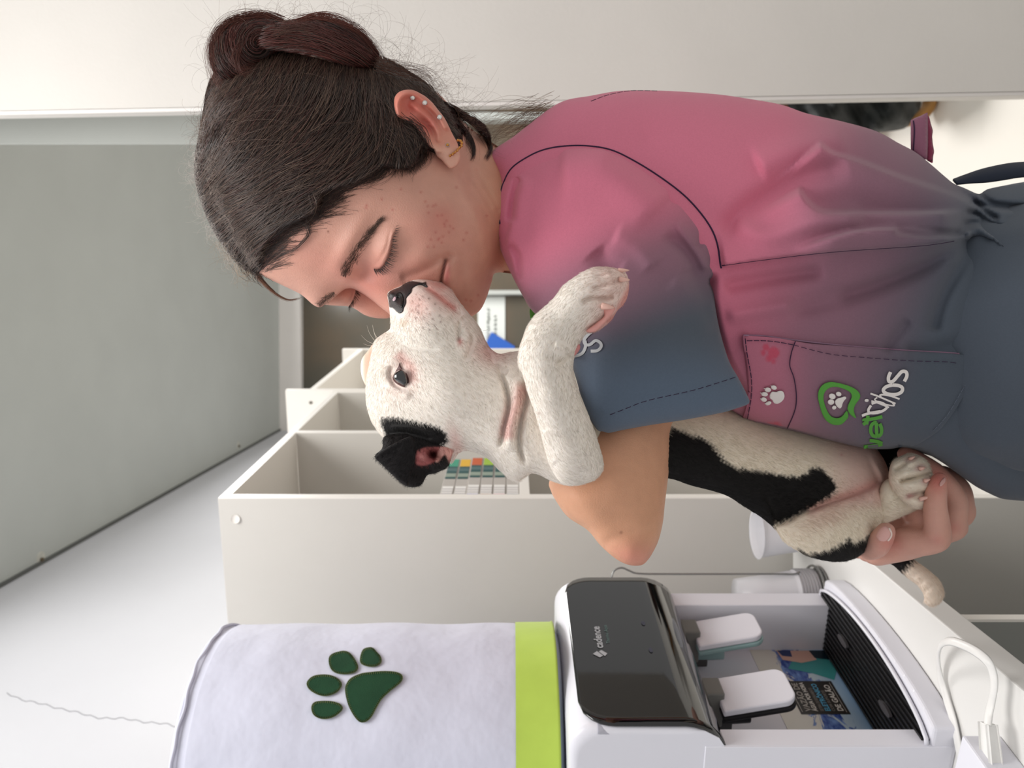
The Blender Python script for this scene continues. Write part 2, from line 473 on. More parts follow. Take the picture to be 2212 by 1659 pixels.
def drape_text(name, txt, size, org, d, surf, off, m, parent, bold=0, shear=0, squash=1, up=None, fallback=.6):
    """org pixel of baseline start, d = pixel direction of reading"""
    v, f = text_polys(txt, size, bold, shear)
    d = np.array(d, float); d /= np.linalg.norm(d); u = np.array(up, float) if up is not None else np.array([d[1], -d[0]])
    u /= np.linalg.norm(u)
    q = np.array(org)+v[:, :1]*squash*d+v[:, 1:2]*u
    Y = np.array([surf(a, b) or fallback for a, b in q])
    return fast_mesh(name, PN(q[:, 0], q[:, 1], Y-off), f, m, parent, smooth=False)
def place_text(name, txt, size, o3, ex, ey, m, parent, bold=0, squash=1):
    v, f = text_polys(txt, size, bold)
    V = np.array(o3)+v[:, :1]*squash*np.array(ex)+v[:, 1:2]*np.array(ey)
    return fast_mesh(name, V, f, m, parent, smooth=False)
# ================================================================ THE ROOM
ZCEIL = ZC+1.35; YFAR = 4.52
def wl(Y): return -.5354+(Y-2.028)*.1083            # the left wall, not quite square to the view
struct(prism('floor', [(-1.0, -.6), (2.6, -.6), (2.6, 4.7), (-1.0, 4.7)], -.05, 0, M['floor'], bevel=0))
struct(prism('ceiling', [(-1.0, .35), (2.6, .35), (2.6, 4.7), (-1.0, 4.7)], ZCEIL, ZCEIL+.06, M['ceil'], bevel=0))
wleft = struct(prism('wall_left', [(wl(-.3), -.3), (wl(4.6), 4.6), (wl(4.6)-.12, 4.6), (wl(-.3)-.12, -.3)], 0, ZCEIL, M['wall_left'], bevel=0))
g0 = wl(.4)
struct(prism('gap_shade_strip', [(wl(.4)+.0005, .4), (wl(4.5)+.0005, 4.5), (wl(4.5)+.010, 4.5), (wl(.4)+.010, .4)], ZCEIL-.007, ZCEIL-.0005, mat('shadow_gap', S(96, 98, 96), .9), bevel=0))  # dark strip standing in for the shade of the wall-ceiling gap
# hairline crack down the left wall
cr = [(1500, 20), (1535, 120), (1550, 200), (1560, 290), (1572, 380)]
def on_left(px, py):
    k = -(py-CY)/F; # X = k*Y = -.5354+(Y-2.028)*.1083
    return (-.5354-2.028*.1083)/(k-.1083)
pp = resample(smooth_path([(b+3*math.sin(i*2.1), a) for i, (a, b) in enumerate(cr)], 4), 14, False)
# (pixel x, pixel y) pairs for the crack
pc = [(float(q[0]), float(q[1])) for q in resample(smooth_path([(15, 1497), (60, 1515), (130, 1530), (200, 1548), (290, 1556), (380, 1570), (440, 1590)], 5), 9, False)]
pts = []
for i, (a, b) in enumerate(pc):
    b += 2.2*math.sin(i*1.7)+1.5*math.sin(i*.6); Y = on_left(a, b); pts.append(P(a, b, Y)+Vector((.0004, 0, 0)))
sweep('crack', pts, .0008, mat('crack_shadow', S(168, 168, 172), .9), wleft, 4)
# right wall end with a white return, beam box above the doorway
wr = frame((.455, 1.25), (1.0, -.42))
def lean(o, Y):
    # shear imitates the slight camera tilt on the wall end
    for v in o.data.vertices: v.co.x += -.0147*(v.co.z-ZC)*Y
    return o
struct(lean(bm_obj('wall_right', prism_bm([(.4600, 1.25), (2.1, 1.00), (2.1, 1.2), (.5150, 1.40)], 0, ZCEIL, 0), M['wall'], None), 1.3))
struct(lean(prism('trim_1', [(.4545, 1.254), (.4600, 1.2515), (.5150, 1.40), (.5040, 1.41)], 0, ZCEIL, M['trimw'], bevel=.0008), 1.3))
struct(prism('trim_2', [(.461, 1.48), (.62, 1.48), (.62, 1.56), (.487, 1.56)], ZC+.46, ZCEIL, M['ceil'], bevel=.001))
# far wall: header, dark glazed partition with frames
struct(prism('wall_far', [(-.4, YFAR+.10), (2.6, YFAR+.10), (2.6, YFAR+.22), (-.4, YFAR+.22)], 0, ZCEIL, M['wall'], bevel=0))
def zp(px, Y): return ZC-(px-CX)/F*Y
def xp(py, Y): return -(py-CY)/F*Y
struct(prism('trim_3', [(-.30, YFAR-.05), (2.5, YFAR-.10), (2.5, YFAR+.1), (-.30, YFAR+.1)], zp(655, YFAR), zp(590, YFAR)+.02, M['trimw'], bevel=.003))
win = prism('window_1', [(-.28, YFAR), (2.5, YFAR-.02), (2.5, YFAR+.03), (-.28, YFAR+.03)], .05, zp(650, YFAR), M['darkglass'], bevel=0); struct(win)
prism('window_frame', [(xp(637, 4.45), 4.42), (xp(628, 4.45), 4.42), (xp(628, 4.45), 4.5), (xp(637, 4.45), 4.5)], .06, zp(660, 4.5), M['alu'], win, bevel=.002)
prism('window_frame', [(xp(262, 4.45), 4.42), (xp(246, 4.45), 4.42), (xp(246, 4.45), 4.5), (xp(262, 4.45), 4.5)], .06, zp(660, 4.5), M['alu'], win, bevel=.002)
# notice on the glass
t = thing('notice', 'white paper notice with two lines of print taped to the dark glass', 'notice', P(1060, 690, 4.512))
xa, xb = xp(760, 4.512), xp(641, 4.512)
prism('sheet', [(xa, 4.508), (xb, 4.508), (xb, 4.512), (xa, 4.512)], zp(1091, 4.512), zp(1032, 4.512), M['paper'], t, bevel=0)
def bars(px, y0, y1, w):
    V, Fc = [], []; y = y1
    rr = random.Random(px)
    while y > y0:
        l = rr.uniform(3.5, 7.0)
        for q in range(2):
            b = len(V); o = rr.uniform(-w*.4, w*.2)
            V += [P(px+o, y, 4.506), P(px+w+o, y, 4.506), P(px+w+o, y-l*.45, 4.506), P(px+o, y-l*.45, 4.506)]; Fc.append((b, b+1, b+2, b+3)); y -= l*.55
        y -= rr.choice([0, 1.2, 2.6])
    return V, Fc
for px, y0, y1 in ((1053, 667, 752), (1068, 679, 752)):
    V, Fc = bars(px, y0, y1, 5); mesh('print_line', V, Fc, M['ink'], t)
q = [P(1062, 717, 4.486), P(1112, 748, 4.486), P(1108, 800, 4.486), P(1040, 790, 4.486), P(1049, 742, 4.486)]
fl = mesh('flyer', q+[v+Vector((0, .02, 0)) for v in q], [(0, 1, 2, 3, 4), (9, 8, 7, 6, 5)]+[(i, i+5, (i+1) % 5+5, (i+1) % 5) for i in range(5)], M['blue'])
tag(fl, 'blue card flyer stuck askew on the glass below the white notice', 'flyer')
q = [P(1100, 746, 4.487), P(1135, 765, 4.487), P(1130, 800, 4.487), P(1100, 800, 4.487)]
fl = mesh('flyer', q+[v+Vector((0, .02, 0)) for v in q], [(0, 1, 2, 3), (7, 6, 5, 4)]+[(i, i+4, (i+1) % 4+4, (i+1) % 4) for i in range(4)], mat('navy_card', S(28, 48, 104), .6))
tag(fl, 'small dark navy card tucked behind the bright blue flyer', 'flyer')
# nails left in the ceiling
for (a, b, lb) in ((88, 1206, 'rusty nail hole patch in the ceiling edge nearest the white bottle cover'), (515, 962, 'rusty nail hole patch in the ceiling above the far end of the shelf')):
    Y = 1.35*F/(CX-a); c = P(a, b, Y)
    t = thing('nail', lb, 'nail', (c.x, c.y, ZCEIL))
    lathe('patch', [(.0001, ZCEIL-.0005), (.016, ZCEIL-.001), (.02, ZCEIL)], (c.x, c.y), mat('patch_paint', S(205, 205, 196), .8, var=.2, vscale=60), t, 14, .03)
    lathe('head', [(.0001, ZCEIL-.008), (.006, ZCEIL-.007), (.0065, ZCEIL-.002), (.003, ZCEIL)], (c.x-.004, c.y), mat('rust', S(96, 84, 66), .7), t, 10)

# ---------------------------------------------------------------- tall shelf units along the left wall
SD = np.array([.207, 1.0]); SD /= np.linalg.norm(SD)
sf = frame((-.1765, 1.19), SD)          # a along the run (away), b towards the wall
T_ = .016; ZT = ZC+.4555; DEPTH = .42
def shelf_unit(name, label, a0, bays, ztop, boards, first_front=0, extra=0):
    u = thing(name, label, 'shelf', (*sf(a0, .1), 0))
    a = a0
    for i, wdt in enumerate(bays+[0]):
        # upright: laminate panel and pale front edge
        b0 = first_front if i == 0 else 0
        prism('upright', fbox(sf, a, a+T_, b0+.001, DEPTH), 0, ztop+extra if (extra or not i) else ztop-T_, M['shelf'] if not extra else M['shelf_edge'], u, bevel=.0006)
        prism('edge_strip', fbox(sf, a-.0002, a+T_+.0002, b0-.0005, b0+.0012), 0, ztop-.001+extra, M['shelf_edge'], u, bevel=0)
        if wdt:
            prism('top_board', fbox(sf, a+T_, a+wdt, 0, DEPTH), ztop-T_, ztop, M['shelf_edge'], u, bevel=.0006)
            for z in boards[i]:
                prism('shelf_board', fbox(sf, a+T_, a+wdt, 0.001, DEPTH-.005), z-T_, z, M['shelf_edge'], u, bevel=.0006)
            prism('back_panel', fbox(sf, a+T_, a+wdt, DEPTH-.008, DEPTH-.003), .02, ztop-T_, M['shelf'], u, bevel=0)
        a += wdt
    return u
u1 = shelf_unit('shelf_unit', 'tall white open shelf unit behind the water dispenser, nearest of the run', 0, [.381, .385], ZT, [[ZC-.011-.001, .95, .55, .1], [.95+.2, .75]])
bm = bmesh.new(); bm.free()
lathe('screw_cover', [(.0001, 0), (.006, 0), (.007, .001)], (0, 0), M['shelf_edge'], u1, 16).matrix_world = Matrix.Translation((*sf(-.0012, .034), ZC+.43)) @ Matrix.Rotation(math.pi/2, 4, 'X')
u2 = shelf_unit('shelf_unit', 'further white shelf unit with end panels standing proud of its top', .783, [.668], ZC+.521, [[1.62, 1.25, .85]], -.002, .056)
h = lathe('screw_hole', [(.0001, 0), (.004, 0), (.0045, .0008)], (0, 0), mat('hole_dark', S(120, 116, 108), .9), u2, 12)
c2 = sf(.783-.0006, .03); h.matrix_world = Matrix.Translation((c2[0], c2[1], zp(670, 1.955))) @ Matrix.Rotation(math.pi/2, 4, 'X')
# packets stacked on the board in the first bay
cols = [(70, 160, 130), (232, 184, 60), (206, 100, 60), (164, 196, 72), (120, 170, 120), (60, 120, 160)]
bar = [(230, 226, 224), (230, 226, 224), (104, 96, 176), (150, 96, 56), (200, 120, 140), (48, 64, 92)]
names = ['green', 'yellow', 'orange', 'lime', 'pale green', 'blue']
clear = mat('clear_sleeve', S(200, 194, 188), .2, .6)
zb = ZC-.0112; hh = .0208
for i in range(6):
    k = 5-i
    lb = ['with plain label, topmost of the stack', 'with yellow tab', 'with violet bar on its label', 'with brown bar on its label', 'with pink bar on its label', 'with navy bar, lowest of the stack'][i]
    z0 = zb+k*(hh+.0004); a0 = .020+.004*(5-i)*0+(.004 if i < 2 else 0)
    p = thing('packet', 'slim clear packet '+lb+', on the white shelf', 'packet', (*sf(a0, .06), z0), 'packets stacked on the shelf')
    sk = .004*(1 if i < 2 else 0)
    lp = mat('label_paper', S(240, 238, 234), .6)
    def sec(nm, u0, u1, m, th=.0006): return prism(nm, fbox(sf, a0+u0, a0+u1, .004+sk-th, .012+sk), z0+.0016, z0+hh-.0016, m, p, bevel=0)
    prism('sleeve', fbox(sf, a0, a0+.205, .0042+sk, .10), z0, z0+hh, clear, p, bevel=.001)
    sec('label', .002, .052, lp); sec('label_bar', .0, .008, mat('label_bar', S(*bar[i]), .6), .0009)
    for q in range(3): sec('print_line', .014+q*.011, .019+q*.011, mat('faint_ink', S(196, 192, 190), .7), .0009)
    sec('card', .092, .158, mat('card_teal', S(44, 84, 84), .5)); sec('card_picture', .100, .118, mat('card_pale', S(150, 164, 150), .5), .0009); sec('card_picture', .130, .148, mat('card_mid', S(84, 112, 112), .5), .0009)
    sec('colour_tab', .158, .200, mat('tab', S(*cols[i]), .5))

# ---------------------------------------------------------------- counter
ZK = ZC-.433
cw = lambda Y: -.2115+(Y-.953)*.16
co = thing('counter', 'white laminate counter under the water dispenser against the left wall', 'counter', (-.45, .8, 0))
prism('worktop', [(cw(.30), .30), (cw(1.186), 1.186), (wl(1.186)+.001, 1.186), (wl(.3)+.001, .30)], ZK-.03, ZK, M['counter'], co, bevel=.0015)
prism('support_panel', [(-.263, .852), (-.263, .868), (wl(.86)+.01, .868), (wl(.852)+.01, .852)], 0, ZK-.031, mat('grey_laminate', S(150, 152, 148), .5), co, bevel=.0006)
prism('edge_strip', [(-.2605, .851), (-.2605, .869), (-.2635, .869), (-.2635, .851)], 0, ZK-.031, M['shelf_edge'], co, bevel=0)
prism('support_panel', [(-.29, .33), (-.29, .346), (wl(.34)+.01, .346), (wl(.33)+.01, .33)], 0, ZK-.031, M['shelf'], co, bevel=.0006)

# ---------------------------------------------------------------- water dispenser
O = np.array([-.352, .748]); U = np.array([.287, .958]); U /= np.linalg.norm(U); Nn = np.array([U[1], -U[0]])
def DP(a, n): return tuple(O+a*U+n*Nn)
def D3(a, n, h): q = DP(a, n); return Vector((q[0], q[1], ZK+h))
WD = .2716; DK = -.25
dis = thing('water_dispenser', 'white tabletop water dispenser with black glossy front and two taps on the counter', 'dispenser', (*DP(.135, -.12), ZK))
def rect(a0, a1, n0, n1): return [DP(a0, n0), DP(a1, n0), DP(a1, n1), DP(a0, n1)][::-1]
# head: rounded shell built from a profile swept along the width
def shell(prof_fn, a_list, m, name, capi=True, smooth=True):
    V, Fc = [], []; k = None
    for a in a_list:
        pr = prof_fn(a); k = len(pr); V += [D3(a_, n_, h_) for a_, n_, h_ in pr]
    for i in range(len(a_list)-1):
        for j in range(k):
            l = (j+1) % k; Fc.append((i*k+j, i*k+l, (i+1)*k+l, (i+1)*k+j))
    if capi: Fc += [tuple(range(k))[::-1], tuple((len(a_list)-1)*k+j for j in range(k))]
    o = mesh(name, V, Fc, m, dis, smooth)
    for p in o.data.polygons:
        if len(p.vertices) > 4: p.use_smooth = False
    md = o.modifiers.new('e', 'EDGE_SPLIT'); md.split_angle = math.radians(50)
    return o
def head_prof(a):
    e = min(a, WD-a); ins = 0
    r = .009
    if e < r: ins = r-math.sqrt(max(0, r*r-(r-e)**2))
    top = .3775-ins; fr = .0215-ins*.9; rr = .03
    pts = [(DK+ins, .226), (-.012, .226), (0.0, .2265), (.009, .232), (.017, .246), (fr, .262), (fr, .35)]
    pts += [(fr-rr+rr*math.cos(t), top-rr+rr*math.sin(t)) for t in np.linspace(0, math.pi/2, 7)]
    pts += [(DK+ins+.03, top), (DK+ins, top-.03)]
    return [(a, n, h) for n, h in pts]
al = [0.0]+[.009*(1-math.cos(t)) for t in np.linspace(.2, math.pi/2, 8)]
al = al+[WD-q for q in al[::-1]]
hd = shell(head_prof, al, M['plastic'], 'housing')
# black front panel
def panel_prof(h0=.3665):
    path = [(.0232, h0)]+[(.0232, h) for h in np.linspace(h0-.004, .265, 14)]+[(.0222, .257), (.019, .247), (.0145, .239), (.008, .231), (.001, .226), (-.005, .2235)]
    V, Fc = [], []; r = .034; K = 25
    for n, h in path:
        q = h0-h; ins = r-math.sqrt(max(0, r*r-(r-q)**2)) if q < r else 0
        a0, a1 = .001+ins, WD-.001-ins
        for j in range(K):
            t = j/(K-1); a = a0+(a1-a0)*t
            V.append(D3(a, n-.0006, h))
    for i in range(len(path)-1):
        for j in range(K-1): b = i*K+j; Fc.append((b, b+1, b+K+1, b+K))
    o = mesh('front_panel', V, Fc, M['black_gloss'], dis, True); o['label'] = 'black glossy front panel'
    md = o.modifiers.new('s', 'SOLIDIFY'); md.thickness = .0022; md.offset = 0
    return o
panel_prof()
nh = .0252
e_a = [float(q) for q in (*(U), 0)]; e_z = (0, 0, 1)
def on_front(a, h, n=nh): return D3(a, n, h)
place_text('brand_text', 'cadence', .0125, on_front(.1205, .3315, .0244), e_a, e_z, M['silver'], dis, .0003)
place_text('brand_text', 'Thermo Aqua', .0062, on_front(.1290, .3225, .0244), e_a, e_z, M['tealink'], dis)
for q in ([(.104, .337), (.110, .344), (.115, .339), (.107, .333)], [(.106, .331), (.114, .337), (.117, .334), (.111, .328)]):
    mesh('brand_mark', [on_front(a, h, .0244) for a, h in q], [(0, 1, 2, 3)], M['silver'], dis)
icon = mat('panel_icon', S(62, 64, 78), .4)
for a, h in ((.117, .279), (.168, .279)):
    mesh('indicator', [on_front(a+.0045*math.cos(t), h+.0022*math.sin(t), .0244) for t in np.linspace(0, 6.28, 13)[:-1]], [tuple(range(12))], icon, dis)
# column with recess
bmc = prism('column', rect(0.0, .023, -.245, 0), .0+ZK, ZK+.245, M['plastic'], dis, bevel=.0012)
prism('column', rect(WD-.028, WD, -.245, 0), ZK, ZK+.245, M['plastic'], dis, bevel=.0012)
bp_ = prism('recess_back', rect(.02, WD-.026, -.245, -.067), ZK+.012, ZK+.24, M['plastic'], dis, bevel=0)
prism('side_panel', rect(-.0012, 0.002, -.246, -.0004), ZK+.004, ZK+.245, M['plastic'], dis, bevel=.0008)
# sticker
def bk(a, h, off=0): return D3(a, -.067+.0006+off, h)
st = mesh('sticker', [bk(.0232, .012), bk(.2433, .012), bk(.2433, .124), bk(.0232, .124)], [(0, 1, 2, 3)], None, dis)
ms = bpy.data.materials.new('sticker_print'); ms.use_nodes = True; st.data.materials.append(ms); st['label'] = 'blue water splash sticker'
nt = ms.node_tree; N = nt.nodes; L = nt.links; b = N['Principled BSDF']; b.inputs['Roughness'].default_value = .3
at = N.new('ShaderNodeAttribute'); at.attribute_name = 'st'; sp_ = N.new('ShaderNodeSeparateXYZ'); L.new(at.outputs['Vector'], sp_.inputs[0])
stu = st.data.attributes.new('st', 'FLOAT_VECTOR', 'POINT'); stu.data.foreach_set('vector', [0, 0, 0, 1, 0, 0, 1, 1, 0, 0, 1, 0])
nz = N.new('ShaderNodeTexNoise'); nz.inputs['Scale'].default_value = 5.5; nz.inputs['Detail'].default_value = 7; nz.inputs['Roughness'].default_value = .65; nz.inputs['Distortion'].default_value = 1.2; L.new(at.outputs['Vector'], nz.inputs['Vector'])
# splash band: |v - .62| small, broken by noise
m1 = N.new('ShaderNodeMath'); m1.operation = 'SUBTRACT'; L.new(sp_.outputs['Y'], m1.inputs[0]); m1.inputs[1].default_value = .56
m2 = N.new('ShaderNodeMath'); m2.operation = 'ABSOLUTE'; L.new(m1.outputs[0], m2.inputs[0])
m3 = N.new('ShaderNodeMath'); m3.operation = 'MULTIPLY_ADD'; L.new(m2.outputs[0], m3.inputs[0]); m3.inputs[1].default_value = -1.1; L.new(nz.outputs['Fac'], m3.inputs[2])
rp = N.new('ShaderNodeValToRGB'); rp.color_ramp.elements[0].position = .30; rp.color_ramp.elements[0].color = (0, 0, 0, 1); rp.color_ramp.elements[1].position = .35; L.new(m3.outputs[0], rp.inputs['Fac'])
rg = N.new('ShaderNodeValToRGB'); e = rg.color_ramp.elements; e[0].position = .1; e[0].color = S(128, 172, 214); e[1].position = .95; e[1].color = S(224, 222, 212); x_ = e.new(.45); x_.color = S(196, 216, 224); x_ = e.new(.62); x_.color = S(222, 222, 214)
L.new(sp_.outputs['Y'], rg.inputs['Fac'])
n2 = N.new('ShaderNodeTexNoise'); n2.inputs['Scale'].default_value = 14; L.new(at.outputs['Vector'], n2.inputs['Vector'])
rb = N.new('ShaderNodeValToRGB'); rb.color_ramp.elements[0].color = S(36, 66, 150); rb.color_ramp.elements[0].position = .4; rb.color_ramp.elements[1].color = S(120, 156, 214); rb.color_ramp.elements[1].position = .68; L.new(n2.outputs['Fac'], rb.inputs['Fac'])
mx = N.new('ShaderNodeMix'); mx.data_type = 'RGBA'; L.new(rp.outputs['Color'], mx.inputs['Factor']); L.new(rg.outputs['Color'], mx.inputs['A']); L.new(rb.outputs['Color'], mx.inputs['B']); L.new(mx.outputs['Result'], b.inputs['Base Color'])
# printed picture of a glass box of produce, on the sticker
def flat(name, pts, m, off, parent=st): return mesh(name, [bk(a, h, off) for a, h in pts], [tuple(range(len(pts)))], m, parent)
flat('print_shape', [(.236, .066), (.205, .087), (.196, .060), (.183, .038), (.205, .026), (.236, .032)], mat('teal_ink', S(70, 156, 156), .3), .0003)
flat('print_shape', [(.241, .090), (.222, .088), (.216, .066), (.222, .045), (.241, .044)], mat('skin_ink', S(214, 176, 160), .3), .0005)
flat('print_shape', [(.241, .089), (.230, .086), (.228, .074), (.241, .072)], mat('navy_ink', S(44, 62, 110), .3), .0007)
flat('print_shape', [(.241, .048), (.226, .046), (.222, .028), (.241, .022)], mat('black_ink', S(20, 40, 52), .3), .0007)
flat('print_shape', [(.026, .064), (.034, .067), (.041, .060), (.040, .048), (.026, .042)], mat('coral_ink', S(206, 120, 104), .3), .0003)
bx_ = flat('print_box', [(.123, .043), (.181, .043), (.181, .100), (.123, .100)], mat('print_box_ink', S(46, 43, 40), .35), .0005)
for (h0, h1) in ((.0972, .0976), (.0462, .0466)): flat('print_rule', [(.126, h0), (.178, h0), (.178, h1), (.126, h1)], M['sticker_white'], .0007)
w_ = M['sticker_white']; blu = mat('cyan_ink', S(96, 176, 214), .3); gr_ = mat('grey_ink', S(120, 116, 110), .4)
for tx, sz, h, m, sq in (('VAZÃO DE', .0098, .0865, mat('silver_ink', S(176, 172, 164), .3), 1.02), ('ÁGUA POR HORA', .0072, .0792, w_, .86), ('SISTEMA DE RESFRIAMENTO', .0052, .0722, gr_, .62), ('ELETRÔNICO', .0085, .0642, blu, .93), ('COM SUPORTE', .0048, .0588, gr_, 1.1), ('DE GALÃO', .0092, .0492, w_, 1.02)):
    place_text('print_text', tx, sz, bk(.1275, h, .0009), e_a, e_z, m, st, .0002, sq)
# base and drip tray
ns = 14
front = [(a, .036*math.sin(math.pi*min(1, max(0, (a+.012)/(WD+.024))))**.28) for a in np.linspace(0, WD, ns)]
base_poly = [DP(0, -.245)]+[DP(a, n) for a, n in front]+[DP(WD, -.245)]
prism('base', base_poly[::-1], ZK, ZK+.026, M['plastic'], dis, bevel=.004, seg=3, smooth=False)
front2 = [(a, .0285*math.sin(math.pi*min(1, max(0, (a-.0)/(WD))))**.55) for a in np.linspace(.003, WD-.003, 22)]
tray_poly = [(.0235, -.066)]+[(.0235, -.002), (.004, -.0005)]+front2+[(WD-.004, -.0005), (WD-.0285, -.004), (WD-.0285, -.066)]
tr = prism('drip_tray', [DP(a, n) for a, n in tray_poly][::-1], ZK+.0255, ZK+.0285, M['black'], dis, bevel=0); tr['label'] = 'black slotted drip tray'
sweep('tray_rim', [D3(a, n+.0015, .0295) for a, n in [(.001, -.001)]+front2+[(WD-.002, -.002), (WD-.027, -.008)]], .0022, M['plastic'], dis, 6)
tp = np.array(tray_poly)
for i, n in enumerate(np.linspace(-.060, .0225, 13)):
    aa = np.linspace(.004, WD-.004, 200); k = inside(aa, np.full(200, n), tp); aa = aa[k]
    if len(aa) < 8: continue
    prism('slat', rect(aa[0]+.003, aa[-1]-.003, n-.0022, n+.0008), ZK+.0285, ZK+.0312, M['black'], tr, bevel=.0006)
for a, n in ((.074, -.018), (.185, -.012)):
    o = mesh('float_tab', [D3(a+.013*math.cos(t), n+.0042*math.sin(t), .0315+.0032*k) for k in (0, 1) for t in np.linspace(0, 6.283, 17)[:-1]], [tuple(range(16, 32))]+[(i, (i+1) % 16, (i+1) % 16+16, i+16) for i in range(16)], mat('float_plastic', S(70, 68, 70), .25), tr)
# taps
for (a0, a1, mt, lb) in ((.064, .119, M['black'], 'white tap lever with black back'), (.177, .229, M['teal'], 'white tap lever with pale teal back')):
    am = (a0+a1)/2+.004
    tp_ = prism('tap', rect(am-.013, am+.015, -.050, -.006), ZK+.203, ZK+.236, M['grey'], dis, bevel=.002)
    prism('tap_neck', rect(am-.008, am+.01, -.060, -.022), ZK+.190, ZK+.206, mat('dark_grey_plastic', S(74, 74, 74), .5), tp_, bevel=.002)
    def lever(n_, th, m, w0, hb, nm):
        # rounded plate hanging down and leaning outwards
        V, Fc = [], []; out = []
        r = .012
        out = [(a0+w0, .208), (a1-w0, .208)]+[(a1-w0-r+r*math.cos(t), hb+r-r*math.sin(t)) for t in np.linspace(0, math.pi/2, 6)]+[(a0+w0+r-r*math.sin(t), hb+r-r*math.cos(t)) for t in np.linspace(0, math.pi/2, 6)]
        b2 = bmesh.new()
        A = [b2.verts.new(D3(a, n_+(.208-h)*.20, h)) for a, h in out]; B = [b2.verts.new(D3(a, n_-th+(.208-h)*.20, h)) for a, h in out]
        k = len(out); b2.faces.new(A[::-1]); b2.faces.new(B)
        for i in range(k): b2.faces.new((A[i], A[(i+1) % k], B[(i+1) % k], B[i]))
        bmesh.ops.recalc_face_normals(b2, faces=b2.faces)
        bmesh.ops.bevel(b2, geom=list(b2.edges), offset=.0018, segments=2, profile=.5, affect='EDGES', clamp_overlap=True)
        o = bm_obj(nm, b2, m, tp_, False); return o
    lever(-.014, .008, M['plastic'], .001, .131, 'lever')
    lever(-.0225, .006, mt, 0, .129, 'lever_back')['label'] = lb
    # spout behind
    c = DP(am, -.045); lathe('spout', [(.0075, ZK+.17), (.009, ZK+.195), (.009, ZK+.21)], c, mt, tp_, 14)

# ---------------------------------------------------------------- covered water bottle
bc = DP(.135, -.118); R = .136
zt = ZC+.352
bt = thing('bottle_cover', 'white fabric water bottle cover with lime band and dark green paw', 'bottle cover', (*bc, ZK+.3835))
prof = [(R+.002, ZC-.0500), (R+.0035, ZC-.049), (R+.002, ZC-.047), (R+.0015, ZC-.0045), (R+.0012, ZC-.004)]
cvp = [(R, ZC-.006)]+[(R+.0008*math.sin(k*.6), ZC-.006+.338*k/30) for k in range(1, 31)]+[(R-.0008, zt-.0185), (R-.0045, zt-.009), (R-.001, zt-.006), (R-.005, zt-.0015)]+[(R*q, zt+.002*(1-q)) for q in (.9, .7, .45, .2, .02)]
cover = lathe('cover', cvp, bc, M['cover'], bt, 128, .0035, 3)
band = lathe('hem_band', prof, bc, M['green_band'], bt, 96, .0035, 3); band['label'] = 'lime green band'
lathe('bottle', [(.02, ZK+.3782), (R-.012, ZK+.3785), (R-.004, ZC-.050), (R-.004, ZC-.02)], bc, M['bottle'], bt, 48)
sweep('seam', [(bc[0]+(R-.0012)*math.cos(t)*(1+.0035*math.sin(3*t)), bc[1]+(R-.0012)*math.sin(t), zt-.0065+.0012*math.sin(9*t)+.0008*math.sin(23*t)) for t in np.linspace(0, 6.283, 161)[:-1]], .0017, M['cover'], bt, 6, True)
bpy.context.view_layer.update()
cb = BVHTree.FromPolygons([tuple(v.co) for v in cover.data.vertices], [tuple(p.vertices) for p in cover.data.polygons])
def csurf(px, py):
    r = (P(px, py, 1)-Vector((0, 0, ZC))).normalized(); hit = cb.ray_cast(Vector((0, 0, ZC)), r, 3); return hit[0].y if hit[0] else .85
def c7(l): return [(340+x/2.404, 1300+y/2.404) for x, y in l]
paws = dict(pad=[(975, 455), (985, 420), (1010, 393), (1060, 372), (1110, 365), (1180, 360), (1245, 366), (1273, 385), (1268, 412), (1238, 440), (1198, 472), (1165, 505), (1140, 545), (1115, 592), (1090, 618), (1060, 626), (1035, 610), (1005, 565), (985, 515)],
    toe_a=[(1098, 237), (1068, 248), (1053, 290), (1058, 320), (1095, 335), (1135, 334), (1162, 315), (1160, 285), (1140, 262), (1120, 240)],
    toe_b=[(955, 256), (905, 272), (890, 300), (900, 345), (930, 370), (985, 375), (1030, 362), (1042, 335), (1020, 290), (990, 260)],
    toe_c=[(855, 378), (805, 388), (776, 420), (790, 455), (835, 482), (880, 488), (930, 470), (957, 435), (945, 405), (905, 383)],
    toe_d=[(865, 515), (815, 522), (800, 552), (815, 590), (860, 608), (915, 597), (960, 560), (950, 532), (910, 518)])
for k, pl in paws.items():
    q = c7(pl); o = drape('paw_patch', [q], csurf, .0012, M['felt'], bt, 6, .0010)
    # blanket stitches round the edge
    pp = resample(smooth_path(q, 6, True), 4.2); ctr = pp.mean(0); V, Fc = [], []
    for j in range(len(pp)):
        a = pp[j]; tn = pp[(j+1) % len(pp)]-pp[j-1]; nn = np.array([-tn[1], tn[0]]); nn /= np.linalg.norm(nn)
        if inside(np.array([a[0]+nn[0]*2]), np.array([a[1]+nn[1]*2]), pp)[0] == False: nn = -nn
        b2 = a+nn*4.5; pts = [P(w[0], w[1], csurf(*w)-.0026) for w in (a-nn*.8, b2)]
        v, f = sweep('', pts, .00030, None, sides=3); o_ = len(V); V += v; Fc += [tuple(w+o_ for w in t) for t in f]
        pts = [P(w[0], w[1], csurf(*w)-.0024) for w in (a, pp[(j+1) % len(pp)])]
        v, f = sweep('', pts, .00030, None, sides=3); o_ = len(V); V += v; Fc += [tuple(w+o_ for w in t) for t in f]
    s_ = mesh('stitching', V, Fc, M['stitch'], o)

